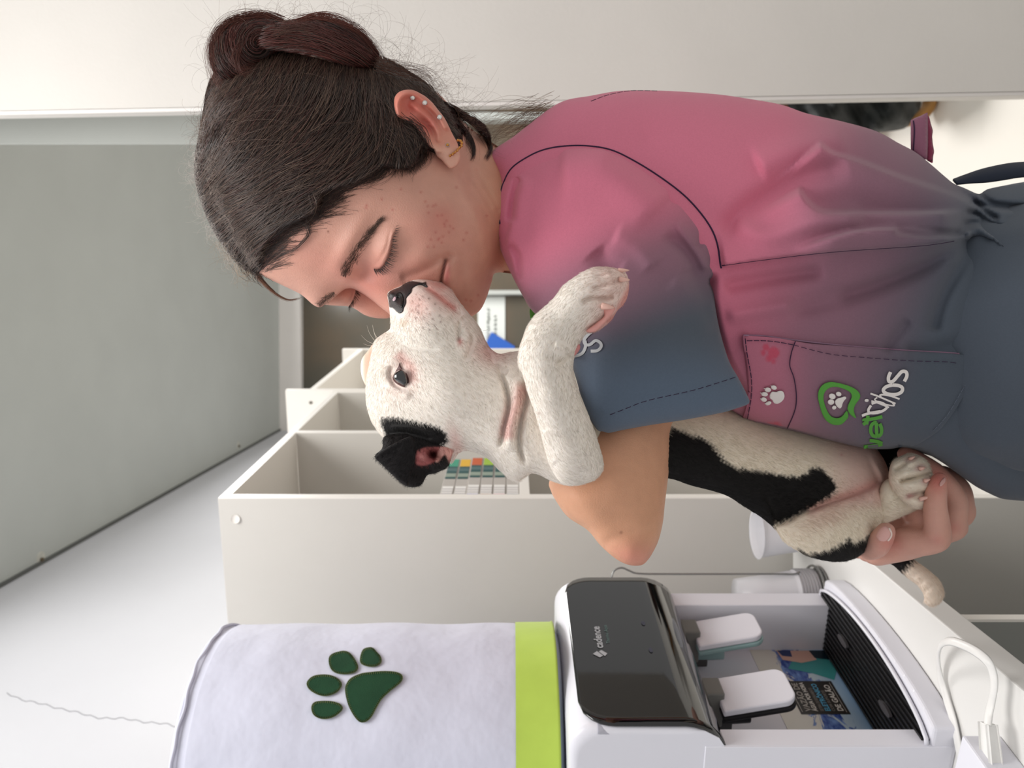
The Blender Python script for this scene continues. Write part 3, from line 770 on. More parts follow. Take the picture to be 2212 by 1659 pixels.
# ---------------------------------------------------------------- cups, wire holder
def cup(c, z0, hgt, r0, r1, flip, parent, name='cup'):
    k = [(r0*.02, 0), (r0, 0), (r0+(r1-r0)*.5, hgt*.5), (r1*.985, hgt*.9), (r1, hgt*.97), (r1+.0028, hgt), (r1+.001, hgt-.001), (r1*.96, hgt*.88), (r0*.93, .003), (r0*.02, .002)]
    pr = [(r, z0+(hgt-z if flip else z)) for r, z in k]
    return lathe(name, pr, c, M['cup'], parent, 40)
Yc = 1.10; cc = (xp(1153, Yc), Yc)
cu = cup(cc, ZK, .083, .022, .0335, False, None); tag(cu, 'single empty translucent plastic cup standing on the counter behind the puppy', 'cup')
Yh = 1.075; ch = (xp(1285, Yh), Yh)
for i in range(7):
    o = cup(ch, ZK+.012+i*.0042, .083, .022, .0335, True, None); o.name = 'cup' if i == 0 else 'cup.%03d' % (i+1)
    tag(o, 'upside-down translucent plastic cup nested in the stack under the wire holder', 'cup', 'cups stacked upside down in the wire holder')
wh = thing('cup_holder', 'thin steel wire cup holder standing behind the dispenser', 'cup holder', (*ch, ZK))
ln = smooth_path([P(1320, 1262, 1.06), P(1321, 1248, 1.06), P(1325, 1235, 1.06), P(1335, 1228, 1.06), P(1346, 1227, 1.06), P(1360, 1233, 1.06), P(1380, 1239, 1.06), P(1450, 1240, 1.06), P(1560, 1240, 1.06), P(1680, 1240, 1.06), P(1716, 1240, 1.06), P(1728, 1235, 1.06)], 6)
sweep('rod', [tuple(q) for q in ln], .0013, M['wire'], wh, 8)
sweep('ring', [(ch[0]+.04*math.cos(t), ch[1]+.04*math.sin(t), ZK+.010) for t in np.linspace(0, 6.283, 41)[:-1]], .0017, M['wire'], wh, 8, True)
sweep('ring', [(ch[0]+.037*math.cos(t), ch[1]+.037*math.sin(t), ZK+.003) for t in np.linspace(0, 6.283, 41)[:-1]], .0017, M['wire'], wh, 8, True)

# ---------------------------------------------------------------- cable and adapter on the counter
def KP(px, py, z): Y = (ZC-z)*F/(px-CX); return P(px, py, Y)
def c8(x, y): return (1980+x/5.547, 1360+y/5.547)
L1 = [(560, 1750, .004), (500, 1400, .004), (440, 1100, .004), (350, 800, .004), (285, 560, .006), (260, 350, .012), (290, 190, .02), (400, 140, .024), (560, 185, .022), (720, 270, .020), (850, 380, .018), (915, 520, .016), (930, 680, .016), (900, 860, .017), (865, 1020, .02), (850, 1160, .024)]
pts = [KP(*c8(x, y), ZK+z) for x, y, z in L1]
ca = thing('power_cable', 'flat white cable looping over the counter edge to its plug', 'cable', (pts[3].x, pts[3].y, ZK))
sweep('cord', [tuple(q) for q in smooth_path([tuple(p) for p in pts], 8)], .0015, M['cord'], ca, 8, ry=.0042, up=(0.5, -.2, 1))
pa, pb = KP(*c8(855, 1150), ZK+.022), KP(*c8(895, 1560), ZK+.022)
dv = (pb-pa).normalized(); sd = dv.cross(Vector((0, 0, 1))).normalized()
b2 = bmesh.new(); bmesh.ops.create_cube(b2, size=1)
for v in b2.verts:
    tpr = 1.0 if v.co.x > 0 else .86
    v.co = pa.lerp(pb, .5)+dv*v.co.x*(pb-pa).length+sd*v.co.y*.0125*tpr+Vector((0, 0, 1))*v.co.z*.0085*tpr
bmesh.ops.bevel(b2, geom=list(b2.edges), offset=.002, segments=2, profile=.5, affect='EDGES'); bm_obj('plug', b2, M['cord'], ca, False)
ra, rb_ = KP(*c8(900, 1250), ZK+.0268), KP(*c8(900, 1330), ZK+.0268)
ad_o = KP(*c8(900, 1560), ZK); 
ad = thing('power_adapter', 'white ribbed adapter block under the plug at the frame corner', 'adapter', tuple(ad_o))
af = frame((ad_o.x+.012, ad_o.y+.002), (-sd.x, -sd.y) if sd.x > 0 else (sd.x, sd.y))
prism('body', [tuple(q) for q in fbox(af, -.0, .05, -.0, .07)] if False else [(ad_o.x+.028, ad_o.y-.012), (ad_o.x-.030, ad_o.y+.008), (ad_o.x-.055, ad_o.y-.06), (ad_o.x+.003, ad_o.y-.08)], ZK, ZK+.034, M['plastic'], ad, bevel=.002)
for k in range(7):
    f0 = .1+.12*k; A = Vector((ad_o.x-.030, ad_o.y+.008, 0)).lerp(Vector((ad_o.x-.055, ad_o.y-.06, 0)), f0)
    prism('rib', [(A.x, A.y), (A.x-.001, A.y+.0002), (A.x-.0022, A.y-.004), (A.x-.0012, A.y-.0042)], ZK+.003, ZK+.031, M['plastic'], ad, bevel=0)

# ---------------------------------------------------------------- chair with a black jacket on the right, beyond the wall
chx = thing('chair', 'light bentwood chair with brown seat beyond the wall end', 'chair', (1.0, 2.65, 0))
def bent(px, py, Y, nm='leg'):
    x0 = xp(py, Y)
    pts = [(x0+.30, Y, .86), (x0+.30, Y, .7), (x0+.27, Y-.02, .40), (x0+.22, Y-.03, .16), (x0+.12, Y-.03, .055), (x0, Y-.03, .02), (x0-.04, Y-.03, .03)]
    return pts
def footring(Y0, y_edge, zb_):
    """bent wooden runner: comes down, curves forward and lies on the floor"""
    X0 = xp(y_edge, Y0)
    return [tuple(v) for v in smooth_path([(X0+.38, Y0, .030), (X0+.20, Y0, .020), (X0+.07, Y0, .020), (X0+.02, Y0, .05), (X0, Y0, .12), (X0+.01, Y0, .30), (X0+.04, Y0, .60), (X0+.05, Y0, .86)], 6)]
sweep('runner', footring(2.50, 262, 0), .02, M['wood'], chx, 10, ry=.028, up=(0, 0, 1))
sweep('runner', footring(2.86, 306, 0), .018, M['wood'], chx, 10, ry=.026, up=(0, 0, 1))
prism('seat', [(xp(262, 2.5)+.02, 2.48), (xp(262, 2.5)+.45, 2.48), (xp(262, 2.5)+.45, 2.9), (xp(300, 2.86)+.02, 2.9)], .26, .44, M['brown'], chx, bevel=.02)
jk = [(1640, 150), (1700, 224), (1715, 262), (1760, 280), (1830, 292), (1900, 286), (1960, 276), (1972, 250), (1990, 235), (1985, 190), (1960, 130), (1800, 110), (1700, 120)]
jr = Relief(jk, [(1800, 200, 2.45)], .5, .5, 14, detail=lambda x, y: .03*np.sin(x/22+y/30)+.02*np.sin(x/9-y/13))
o = reliefs_obj('jacket', [jr], M['jacket']); tag(o, 'black padded jacket thrown over the bentwood chair', 'jacket')
# ================================================================ PERSON AND PUPPY
def c2(l): return [(680+x/2.861, 540+y/2.861) for x, y in l]
def c3(l): return [(1000+x/2.766, 180+y/2.766) for x, y in l]
def c4(l): return [(1500+x/2.676, 180+y/2.676) for x, y in l]
def c5(l): return [(1400+x/2.552, 700+y/2.552) for x, y in l]
def cf(l): return [(540+x/3.814, 360+y/3.814) for x, y in l]
def ce(l): return [(820+x/6.143, 150+y/6.143) for x, y in l]
def cn(l): return [(640+x/8.508, 540+y/8.508) for x, y in l]
def cm(l): return [(780+x/5.184, 560+y/5.184) for x, y in l]
def ch_(l): return [(1820+x/4.147, 940+y/4.147) for x, y in l]
def cb4(l): return [(780+x/4.096, 860+y/4.096) for x, y in l]
A3 = lambda c: np.array(S(*c)[:3])
def mixc(a, b, t): t = np.asarray(t)[..., None]; return a*(1-t)+b*t
def rgba(c): return np.concatenate([np.clip(c, 0, 1), np.ones(c.shape[:-1]+(1,))], -1)
def blobmesh(tubes, voxel=.002, it=6, fac=.5):
    V, Fc = [], []
    for pts, rad in tubes:
        pp = smooth_path([tuple(p) for p in pts], 5); rr = np.interp(np.linspace(0, 1, len(pp)), np.linspace(0, 1, len(rad)), rad)
        # round ends
        v, f = sweep('', pp, [float(q) for q in rr], None, sides=12); b = len(V); V += v; Fc += [tuple(q+b for q in t) for t in f]
        for p, r in ((pp[0], rr[0]), (pp[-1], rr[-1])):
            bm = bmesh.new(); bmesh.ops.create_icosphere(bm, subdivisions=2, radius=float(r)*1.0, matrix=Matrix.Translation(Vector(p)))
            bm.verts.ensure_lookup_table(); b = len(V); V += [v_.co.copy() for v_ in bm.verts]; Fc += [tuple(q.index+b for q in t.verts) for t in bm.faces]; bm.free()
    o = mesh('tmp', V, Fc); m1 = o.modifiers.new('r', 'REMESH'); m1.mode = 'VOXEL'; m1.voxel_size = voxel
    m2 = o.modifiers.new('s', 'SMOOTH'); m2.iterations = it; m2.factor = fac
    bpy.context.view_layer.update()
    me = bpy.data.meshes.new_from_object(o.evaluated_get(bpy.context.evaluated_depsgraph_get()))
    bm = bmesh.new(); bm.from_mesh(me); bmesh.ops.triangulate(bm, faces=bm.faces)
    v = np.array([tuple(q.co) for q in bm.verts]); f = np.array([[q.index for q in t.verts] for t in bm.faces]); bm.free()
    bpy.data.objects.remove(o); bpy.data.meshes.remove(me)
    return v, f
class Raw:
    def __init__(s, v, f, colfn):
        s.v, s.f, s.mat_i = v, f, 0
        px = CX-(v[:, 2]-ZC)/v[:, 1]*F; py = CY-v[:, 0]/v[:, 1]*F
        s.col = colfn(px, py); s.bvh = BVHTree.FromPolygons([tuple(q) for q in v], [tuple(map(int, t)) for t in f])
def surf_of(*rs):
    def f(px, py):
        d = (P(px, py, 1)-Vector((0, 0, ZC))).normalized(); b = None
        for r in rs:
            h = r.bvh.ray_cast(Vector((0, 0, ZC)), d, 5)
            if h[0] is not None and (b is None or h[0].y < b): b = h[0].y
        return b
    return f

person = thing('person', 'woman with a dark hair bun, pink-to-slate scrub top, nose to nose with a puppy', 'person', (.04, .72, 0))
puppy = thing('puppy', 'white and black short-haired puppy cradled in the arms of the woman', 'puppy', (-.1, .66, 1.05))

# ---------------------------------------------------------------- skin
spots = cf([(1085, 268), (955, 340), (1445, 288), (1465, 325), (1530, 315), (1508, 325), (1470, 380), (1545, 405), (1580, 400), (1600, 470), (1605, 492), (1560, 590), (1548, 602), (1590, 575), (1530, 540), (1490, 600), (1650, 490), (1760, 605), (1785, 545), (1675, 510), (1580, 625), (1515, 660), (1465, 660), (1175, 355), (1245, 185), (1408, 210), (1640, 540), (1620, 445), (1700, 170), (960, 320), (1780, 1098), (1820, 1105), (1880, 1060), (1950, 405)])
mole = cf([(645, 535)])[0]
def skin_col(x, y):
    base = A3((206, 154, 136)); red = A3((198, 116, 106)); warm = A3((208, 154, 124))
    c = np.tile(base, (len(x), 1))
    c = mixc(c, warm, sst(x, 1000, 1100))
    c = mixc(c, red, .55*G(x, y, 800, 610, 60, 60)+.35*G(x, y, 900, 590, 50, 40))
    c = mixc(c, red, .30*G(x, y, 930, 500, 60, 40, 20)+.22*G(x, y, 690, 560, 120, 40, 30))
    c = mixc(c, A3((208, 112, 96)), .75*G(x, y, 900, 235, 60, 40, 30)*(y < 345))
    c = mixc(c, A3((196, 118, 106)), np.minimum(1, .5*G(x, y, 955, 470, 30, 30)))
    for sx, sy in spots: c = mixc(c, A3((176, 84, 78)), .6*G(x, y, sx, sy, 2.6, 2.6))
    c = mixc(c, A3((120, 70, 56)), .85*G(x, y, mole[0], mole[1], 2.6, 2.6))
    # lips and mouth slit
    d, s_, t = pdist(x, y, [(962, 563), (958, 580), (953, 600), (950, 630)], False)
    c = mixc(c, A3((70, 26, 26)), .8*np.exp(-(d/2.6)**2)); c = mixc(c, A3((176, 96, 96)), .75*G(x, y, 966, 595, 7, 26, 5))
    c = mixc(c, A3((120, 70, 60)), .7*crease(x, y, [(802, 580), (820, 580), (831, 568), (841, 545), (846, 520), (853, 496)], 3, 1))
    return rgba(c)
def head_detail(x, y):
    d = .006*G(x, y, 935, 500, 80, 60, 25)                                  # cheek
    d += .0045*G(x, y, 745, 545, 22, 85, 28)*1.0                               # brow ridge
    d -= .0075*G(x, y, 790, 585, 26, 30, 30)                                   # inner corner hollow
    d -= .003*G(x, y, 800, 545, 30, 60, 28)
    d += .0065*G(x, y, 824, 545, 24, 44, 28)                                   # eyeball under the lid
    d += step(x, y, [(800, 583), (821, 581), (833, 568), (843, 545), (848, 520), (856, 490)], 2.5, .0018, .15, 14)
    d += crease(x, y, [(783, 580), (812, 569), (826, 552), (836, 532), (842, 505), (848, 492)], 3, -.0010, .3)
    
    d += .010*np.exp(-(pdist(x, y, [(752, 612), (790, 625), (838, 655), (880, 670)], False)[0]/26)**2)   # nose bridge
    d += crease(x, y, [(862, 600), (900, 590), (935, 572), (957, 552)], 9, -.0028)   # smile fold
    d += .004*G(x, y, 905, 560, 40, 26, -25)
    d += crease(x, y, [(964, 556), (959, 575), (954, 598), (950, 630)], 4.0, -.005, .1)
    d -= .0045*G(x, y, 968, 556, 12, 9)
    d += .0035*G(x, y, 975, 600, 14, 32)+.005*G(x, y, 1025, 620, 26, 36)
    d -= .0025*G(x, y, 1000, 600, 10, 34)
    # jaw over the neck
    nk = [(975, 376), (1000, 402), (1032, 445), (1054, 505), (1064, 560), (1073, 640), (1300, 680), (1300, 100), (1000, 150), (985, 300)]
    d -= .018*sst(sdf(x, y, nk), -16, 26)*sst(x, 975, 1020)
    d += crease(x, y, [(1000, 372), (1040, 430), (1075, 500)], 7, .0022)+crease(x, y, [(1025, 360), (1060, 420), (1080, 460)], 6, -.0018)
    return d
head_out = [(563, 593), (605, 614), (645, 633), (660, 644), (676, 658), (690, 664), (702, 658), (716, 648), (735, 632), (746, 624.5), (757, 623), (768, 626), (785, 636), (805, 650), (822, 664), (840, 678), (850, 690), (868, 694), (890, 680), (920, 668), (960, 675), (1000, 690), (1020, 683), (1038, 669), (1051, 643), (1062, 609), (1070, 590), (1104, 591), (1150, 600), (1210, 560), (1220, 450), (1150, 365), (1085, 322), (1035, 290), (1000, 262), (950, 205), (880, 160), (780, 125), (680, 110), (590, 130), (510, 190), (465, 260), (448, 350), (462, 440), (500, 520), (535, 570)]
head = Relief(head_out, [(600, 400, .668), (900, 300, .66), (1000, 600, .655), (1070, 450, .668), (1170, 450, .715), (800, 600, .66)], .78, .8, 3.6, detail=head_detail, color=skin_col)
far_out = [(660, 620), (690, 652), (702, 658), (728, 660.5), (753, 662), (768, 668), (787, 680), (805, 686), (823, 688), (845, 686), (870, 670), (860, 630), (800, 600), (720, 600)]
def far_detail(x, y):
    return .004*G(x, y, 742, 645, 16, 22)+step(x, y, [(764, 622), (760, 640), (752, 662)], 2.5, .0022, 0, 16)
far = Relief(far_out, [(760, 640, .672)], .45, .6, 3.2, detail=far_detail, color=skin_col)
ear_out = ce([(192, 430), (205, 360), (250, 305), (320, 275), (400, 268), (470, 282), (540, 318), (600, 352), (650, 392), (710, 450), (780, 540), (845, 620), (900, 715), (945, 810), (985, 890), (1025, 960), (1055, 1050), (1070, 1150), (1060, 1220), (1030, 1275), (985, 1305), (930, 1312), (880, 1270), (820, 1200), (760, 1150), (715, 1060), (640, 1010), (560, 900), (500, 790), (400, 700), (300, 670), (230, 610), (200, 520)])
def ear_detail(x, y):
    rim = smooth_path(ce([(250, 600), (235, 480), (262, 390), (330, 330), (420, 315), (520, 345), (620, 420), (720, 520), (810, 640), (880, 760)]), 5)
    d, _, t = pdist(x, y, rim, False)
    r = .0050*np.exp(-(d/7.5)**2)
    anti = smooth_path(ce([(420, 470), (560, 560), (690, 690), (770, 830), (780, 930)]), 5)
    d2, _, _ = pdist(x, y, anti, False)
    r += .0034*np.exp(-(d2/6.5)**2)
    r -= .0085*G(x, y, *ce([(610, 780)])[0], 15, 24, -35)
    r -= .0045*G(x, y, *ce([(390, 500)])[0], 13, 18, 10)
    r -= .0022*G(x, y, *ce([(690, 590)])[0], 7, 22, -50)
    r -= .0035*G(x, y, *ce([(735, 1040)])[0], 4, 10, 0)
    r += .0022*G(x, y, *ce([(900, 1080)])[0], 18, 20)
    r += .002*G(x, y, *ce([(560, 720)])[0], 26, 3, 10)
    return r
def ear_col(x, y):
    c = np.tile(A3((216, 150, 130)), (len(x), 1)); c = mixc(c, A3((208, 104, 92)), .8*G(x, y, *ce([(420, 480)])[0], 42, 40))
    c = mixc(c, A3((196, 96, 92)), .6*G(x, y, *ce([(650, 730)])[0], 26, 26)); c = mixc(c, A3((224, 172, 152)), sst(y, 305, 330)); return rgba(c)
gdh = grid_depth(head)
hair_out = [(540, 591), (507, 565), (481, 532), (458, 495), (442, 460), (428, 420), (420, 380), (420, 338), (428, 295), (438, 240), (445, 195), (462, 158), (500, 120), (560, 95), (640, 85), (720, 95), (790, 112), (844, 135), (886, 160), (925, 185), (960, 222), (985, 262), (1000, 300), (985, 330), (950, 335), (915, 322), (905, 345), (886, 366), (860, 366), (823, 364), (790, 385), (760, 398), (725, 408), (701, 416), (692, 440), (680, 458), (654, 474), (620, 489), (592, 512), (573, 540), (566, 565), (562, 588)]
m_hairb = mat('hair_base', S(46, 34, 30), .7, .2, var=.3, vscale=80)
m_hair = mat('hair', S(50, 36, 32), .38, .5, attr=True)
def hcol(x, y): return rgba(np.tile(A3((46, 33, 30)), (len(x), 1)))
def hair_det(x, y):
    return .0018*np.sin((x*.55+y*.83)/9+np.sin(x/60)*2)*1+crease(x, y, [(440, 430), (500, 470), (560, 560)], 12, -.003)
hr = Relief(hair_out, [(600, 300, .664), (480, 500, .664), (900, 250, .664), (700, 420, .650), (560, 560, .658)], .88, .8, 5, detail=hair_det, color=hcol, over=gdh, over_d=.009, over_e=40)
gh_ = grid_depth(hr); gunder = lambda x, y: np.minimum(gdh(x, y, .66), gh_(x, y, 9.0))
ear = Relief(ear_out, [(880, 230, .583), (985, 340, .586), (960, 250, .590), (900, 300, .583)], .42, .35, 2.4, detail=ear_detail, color=ear_col, over=gunder, over_d=.0075, over_e=30, ew=6)
arm_out = [(1290, 800), (1260, 880), (1225, 960), (1188, 1035), (1190, 1060), (1203, 1085), (1227, 1117), (1269, 1145), (1297, 1178), (1329, 1206), (1357, 1220), (1385, 1221), (1400, 1209), (1412, 1190), (1423, 1166), (1432, 1128), (1436, 1090), (1443, 1033), (1449, 970), (1455, 910), (1500, 820), (1540, 700), (1480, 620), (1380, 620), (1310, 700)]
def arm_detail(x, y):
    return .004*G(x, y, 1370, 1195, 30, 30)+.003*G(x, y, 1395, 1150, 20, 40)-.003*G(x, y, 1330, 1130, 40, 40, 30)+.0025*G(x, y, 1250, 1080, 30, 60, -40)+crease(x, y, [(1290, 1190), (1330, 1160), (1390, 1150), (1420, 1140)], 10, -.0012)
def arm_col(x, y):
    c = np.tile(A3((216, 162, 130)), (len(x), 1)); c = mixc(c, A3((214, 140, 124)), .7*G(x, y, 1370, 1205, 55, 34)); c = mixc(c, A3((150, 100, 80)), .7*G(x, y, 1342, 1151, 2.6, 2.6)); return rgba(c)
arm = Relief(arm_out, [(1350, 1150, .596), (1380, 920, .636), (1400, 700, .69), (1230, 1040, .608)], .85, .9, 6, detail=arm_detail, color=arm_col)
# right hand under the puppy's rump
def H(x, y, Y): a = ch_([(x, y)])[0]; return P(a[0], a[1], Y)
def hand_col(x, y):
    c = np.tile(A3((214, 164, 148)), (len(x), 1)); c = mixc(c, A3((214, 118, 108)), .75*G(x, y, *ch_([(850, 400)])[0], 22, 30))
    c = mixc(c, A3((206, 120, 112)), .6*G(x, y, *ch_([(420, 960)])[0], 26, 24)+.5*G(x, y, *ch_([(640, 180)])[0], 30, 14)); c = mixc(c, A3((210, 140, 128)), .5*G(x, y, *ch_([(850, 940)])[0], 16, 12)+.5*G(x, y, *ch_([(1010, 830)])[0], 14, 12)); return rgba(c)
hand_t = [
    ([H(235, 1010, .712), H(300, 990, .694), H(350, 930, .682), H(390, 860, .676)], [.0115, .0112, .0100, .0082]),      # thumb
    ([H(560, 960, .720), H(800, 935, .708), H(850, 880, .700), H(830, 640, .690), H(845, 480, .688), H(870, 400, .690)], [.0150, .0135, .0120, .0100, .0090, .0072]),  # index
    ([H(600, 900, .730), H(960, 830, .722), H(985, 780, .716), H(1000, 560, .716), H(850, 360, .716), H(640, 220, .720), H(565, 170, .722)], [.0145, .0135, .0120, .0110, .0100, .0095, .0078]),  # middle
    ([H(640, 850, .742), H(1030, 730, .737), H(1060, 620, .735), H(1030, 470, .738), H(900, 350, .745)], [.0140, .0125, .0120, .0110, .0090]),  # ring
    ([H(620, 800, .756), H(960, 700, .756), H(1010, 600, .756), H(960, 470, .758)], [.0120, .0105, .0098, .0080]),  # little
    ([H(300, 1040, .728), H(560, 980, .726), H(760, 930, .730)], [.0140, .0150, .0140]),
    ([H(700, 700, .724), H(760, 820, .722), H(640, 930, .724)], [.0150, .0165, .0165]),
    ([H(250, 1000, .738), H(450, 900, .742), H(700, 800, .742)], [.0160, .0200, .0200]),
    ([H(120, 900, .80), H(300, 850, .765), H(520, 850, .745)], [.024, .021, .022]),                            # wrist and forearm, behind
    ([H(-300, 500, .93), H(-100, 800, .86), H(120, 900, .80)], [.036, .030, .024]),
]
hv, hf = blobmesh(hand_t, .0019, 5, .5)
hand = Raw(hv, hf, hand_col)
lf = blobmesh([([P(1355, 1120, .600), P(1330, 1070, .67), P(1330, 900, .70), P(1350, 800, .71)], [.022, .026, .026, .024]), ([P(1350, 800, .71), P(1340, 720, .70)], [.03, .024])], .006, 4)
lfore = Raw(lf[0], lf[1], arm_col)
# hidden trunk inside the clothes, upper right arm
tk = blobmesh([([P(1180, 450, .69), P(1350, 480, .72), P(1700, 560, .74), P(2100, 700, .74)], [.04, .07, .085, .06]), ([P(1300, 450, .78), P(1400, 600, .88), P(1560, 700, .92), P(1720, 800, .92)], [.04, .04, .036, .034]), ([(0.04, .74, .9), (0.045, .80, .5), (.05, .81, .08)], [.06, .05, .04]), ([(0.04, .72, .9), (0.045, .65, .5), (.05, .64, .08)], [.06, .05, .04]), ([P(1300, 450, .69), P(1340, 620, .63), P(1380, 780, .60)], [.035, .028, .028])], .012, 4)
trunk = Raw(tk[0], tk[1], arm_col)
m_skin = mat('skin', S(214, 165, 145), .5, .35, attr=True, sss=.12, bump=.5, bscale=900, bdist=.0006, var=.06, vscale=90)
body = reliefs_obj('body', [head, far, ear, arm, hand, lfore, trunk], m_skin, person)
m_nail = mat('nail', S(222, 172, 164), .25, .5, coat=.2)
hs = surf_of(hand)
o = drape('thumbnail', [ch_([(300, 905), (325, 850), (370, 815), (410, 830), (432, 880), (425, 915), (385, 950), (330, 945)])], hs, .0004, m_nail, person, 3)
o = drape('fingernail', [ch_([(868, 445), (880, 415), (905, 385), (922, 380), (925, 410), (905, 440), (880, 460)])], hs, .0004, m_nail, person, 2.5)
o = drape('nail_edge', [ch_([(410, 835), (432, 880), (425, 915), (400, 945), (415, 950), (443, 912), (445, 872), (425, 830)])], hs, .0006, mat('nail_tip', S(236, 214, 204), .3), person, 2.5)

# brows, lashes
m_brow = mat('brow_hair', S(84, 64, 54), .6)
hsf = surf_of(head, far)
def hairs(name, roots, dirs, lens, m, r0=.0001, r1=.00003, K=5, bend=.3, lift=.15, surf=hsf, parent=person, off=.0003, col=None, follow=True):
    N = len(roots); pth = np.zeros((N, K, 3))
    for i in range(N):
        x, y = roots[i]; dx, dy = dirs[i]; L = lens[i]; Y0 = surf(x, y) or .64; Yp = Y0
        an = 0
        for k in range(K):
            t = k/(K-1); Yp = min(surf(x, y) or Yp, Yp+.002) if follow else Y0; pth[i, k] = P(x, y, Yp-off-lift*L/1661*.6*t)
            a = bend*t; ddx = dx*math.cos(a)-dy*math.sin(a); ddy = dx*math.sin(a)+dy*math.cos(a)
            x += ddx*L/(K-1); y += ddy*L/(K-1)
    o = strands(name, pth, r0, r1, m, parent, col); o['kind'] = 'stuff'; return o
bc_ = smooth_path([(741, 598), (748, 582), (760, 560), (776, 535), (792, 512), (808, 492), (824, 474)], 6)
R_, D_, L_ = [], [], []
for i in range(560):
    t = rng.random()**.85; k = t*(len(bc_)-1); i0 = int(k); p = bc_[min(i0, len(bc_)-1)]; q = bc_[min(i0+1, len(bc_)-1)]
    w = 18*(1-.72*t)*min(1, .55+t*3); off = rng.normal(0, .42)*w
    tx, ty = (bc_[min(i0+2, len(bc_)-1)]-bc_[max(i0-2, 0)]); l = math.hypot(tx, ty); tx, ty = tx/l, ty/l
    R_.append((p[0]+(-ty)*off, p[1]+tx*off)); mixf = max(0, .9-t*1.6)
    dx, dy = tx*(1-mixf)+(-.55)*mixf*-.2, ty*(1-mixf)+(-1)*mixf*.9; a = rng.normal(0, .25)
    dx, dy = dx*math.cos(a)-dy*math.sin(a), dx*math.sin(a)+dy*math.cos(a); l = math.hypot(dx, dy); D_.append((dx/l, dy/l)); L_.append(rng.uniform(9, 17))
hairs('eyebrow', R_, D_, L_, m_brow)
R_, D_, L_ = [], [], []
fb = smooth_path([(723, 633), (710, 641), (700, 650), (688, 659)], 8)
for i in range(190):
    t = rng.random(); p = fb[int(t*(len(fb)-1))]; off = rng.normal(0, 3.2)
    R_.append((p[0]+off*.7, p[1]+off*.7-1)); a = math.radians(rng.normal(115, 22)); D_.append((math.cos(a), math.sin(a))); L_.append(rng.uniform(6, 11))
hairs('eyebrow', R_, D_, L_, m_brow, .0001)
m_lash = mat('eyelash', S(34, 26, 24), .5)
lm = smooth_path([(808, 582), (821, 581), (833, 568), (843, 546), (848, 522), (856, 490)], 6)
R_, D_, L_ = [], [], []
for i in range(120):
    t = i/119; k = int(t*(len(lm)-1)); p = lm[k]; a = math.radians(70-75*t+rng.normal(0, 8)); L = 11+13*math.sin(math.pi*min(1, t*1.1+.05))*(1-.4*t)
    R_.append((p[0]+rng.normal(0, 1), p[1]+rng.normal(0, 1))); D_.append((math.cos(a), math.sin(a))); L_.append(L*rng.uniform(.75, 1.1))
hairs('eyelashes', R_, D_, L_, m_lash, .00017, .00003, bend=-.35, lift=.8, off=.0006, follow=False)
lm = smooth_path([(768, 628), (765, 640), (760, 652), (754, 661)], 6); R_, D_, L_ = [], [], []
for i in range(60):
    t = i/59; k = int(t*(len(lm)-1)); p = lm[k]; a = math.radians(25+75*t+rng.normal(0, 9)); R_.append(tuple(p)); D_.append((math.cos(a), math.sin(a))); L_.append(rng.uniform(9, 17))
hairs('eyelashes', R_, D_, L_, m_lash, .00017, .00004, bend=.3, lift=.2, follow=False)

# ---------------------------------------------------------------- ear jewellery (worn, so parts of her)
es = surf_of(ear)
m_gold = mat('gold', S(206, 150, 84), .22, metal=1); m_crys = mat('crystal', S(232, 232, 226), .05, .9, metal=.6)
def stud(px, py, r, m, nm, lb):
    Y = es(px, py) or .57; c = P(px, py, Y-.0006); V, Fc = [], []
    for k, (q, h) in enumerate(((1, 0), (1.05, .0006), (.75, .0012), (.45, .0014))):
        for j in range(8): t = j*math.pi/4+(k % 2)*.39; V.append(c+Vector((math.cos(t)*r*q, -h, math.sin(t)*r*q)))
    for k in range(3):
        for j in range(8): Fc.append((k*8+j, k*8+(j+1) % 8, (k+1)*8+(j+1) % 8, (k+1)*8+j))
    Fc.append(tuple(24+j for j in range(8))); o = mesh(nm, V, Fc, m, person); o['label'] = lb
    sweep('setting', [c+Vector((math.cos(t)*r*1.1, -.0004, math.sin(t)*r*1.1)) for t in np.linspace(0, 6.283, 17)[:-1]], .00022, mat('silver', S(200, 200, 200), .2, metal=1), o, 5, True)
for i, (q, w) in enumerate((((440, 375), 'uppermost'), ((600, 445), 'middle'), ((797, 635), 'lower'))): a = ce([q])[0]; stud(a[0], a[1], .00155, m_crys, 'ear_stud', 'round clear crystal stud')
a = ce([(902, 1003)])[0]; stud(a[0], a[1], .0013, m_gold, 'ear_stud', 'tiny dull gold stud')
hp = smooth_path(ce([(925, 1150), (965, 1125), (1010, 1090), (1050, 1050), (1085, 1010), (1088, 965), (1060, 940), (1030, 935)]), 5)
pts = [P(a, b, (es(a, b) or .580)-.0016-(.0012*math.sin(math.pi*i/len(hp)))) for i, (a, b) in enumerate(resample(hp, 2.2, False))]
V, Fc = [], []
for i, p in enumerate(pts):
    bm = bmesh.new(); bmesh.ops.create_icosphere(bm, subdivisions=1, radius=.00105 if i % 2 else .00085, matrix=Matrix.Translation(p+Vector((0, .0003*(i % 3), .0004*((i*7) % 3-1))))); bm.verts.ensure_lookup_table()
    b = len(V); V += [v_.co.copy() for v_ in bm.verts]; Fc += [tuple(q.index+b for q in t.verts) for t in bm.faces]; bm.free()
mesh('hoop_earring', V, Fc, m_gold, person)['label'] = 'beaded gold hoop'

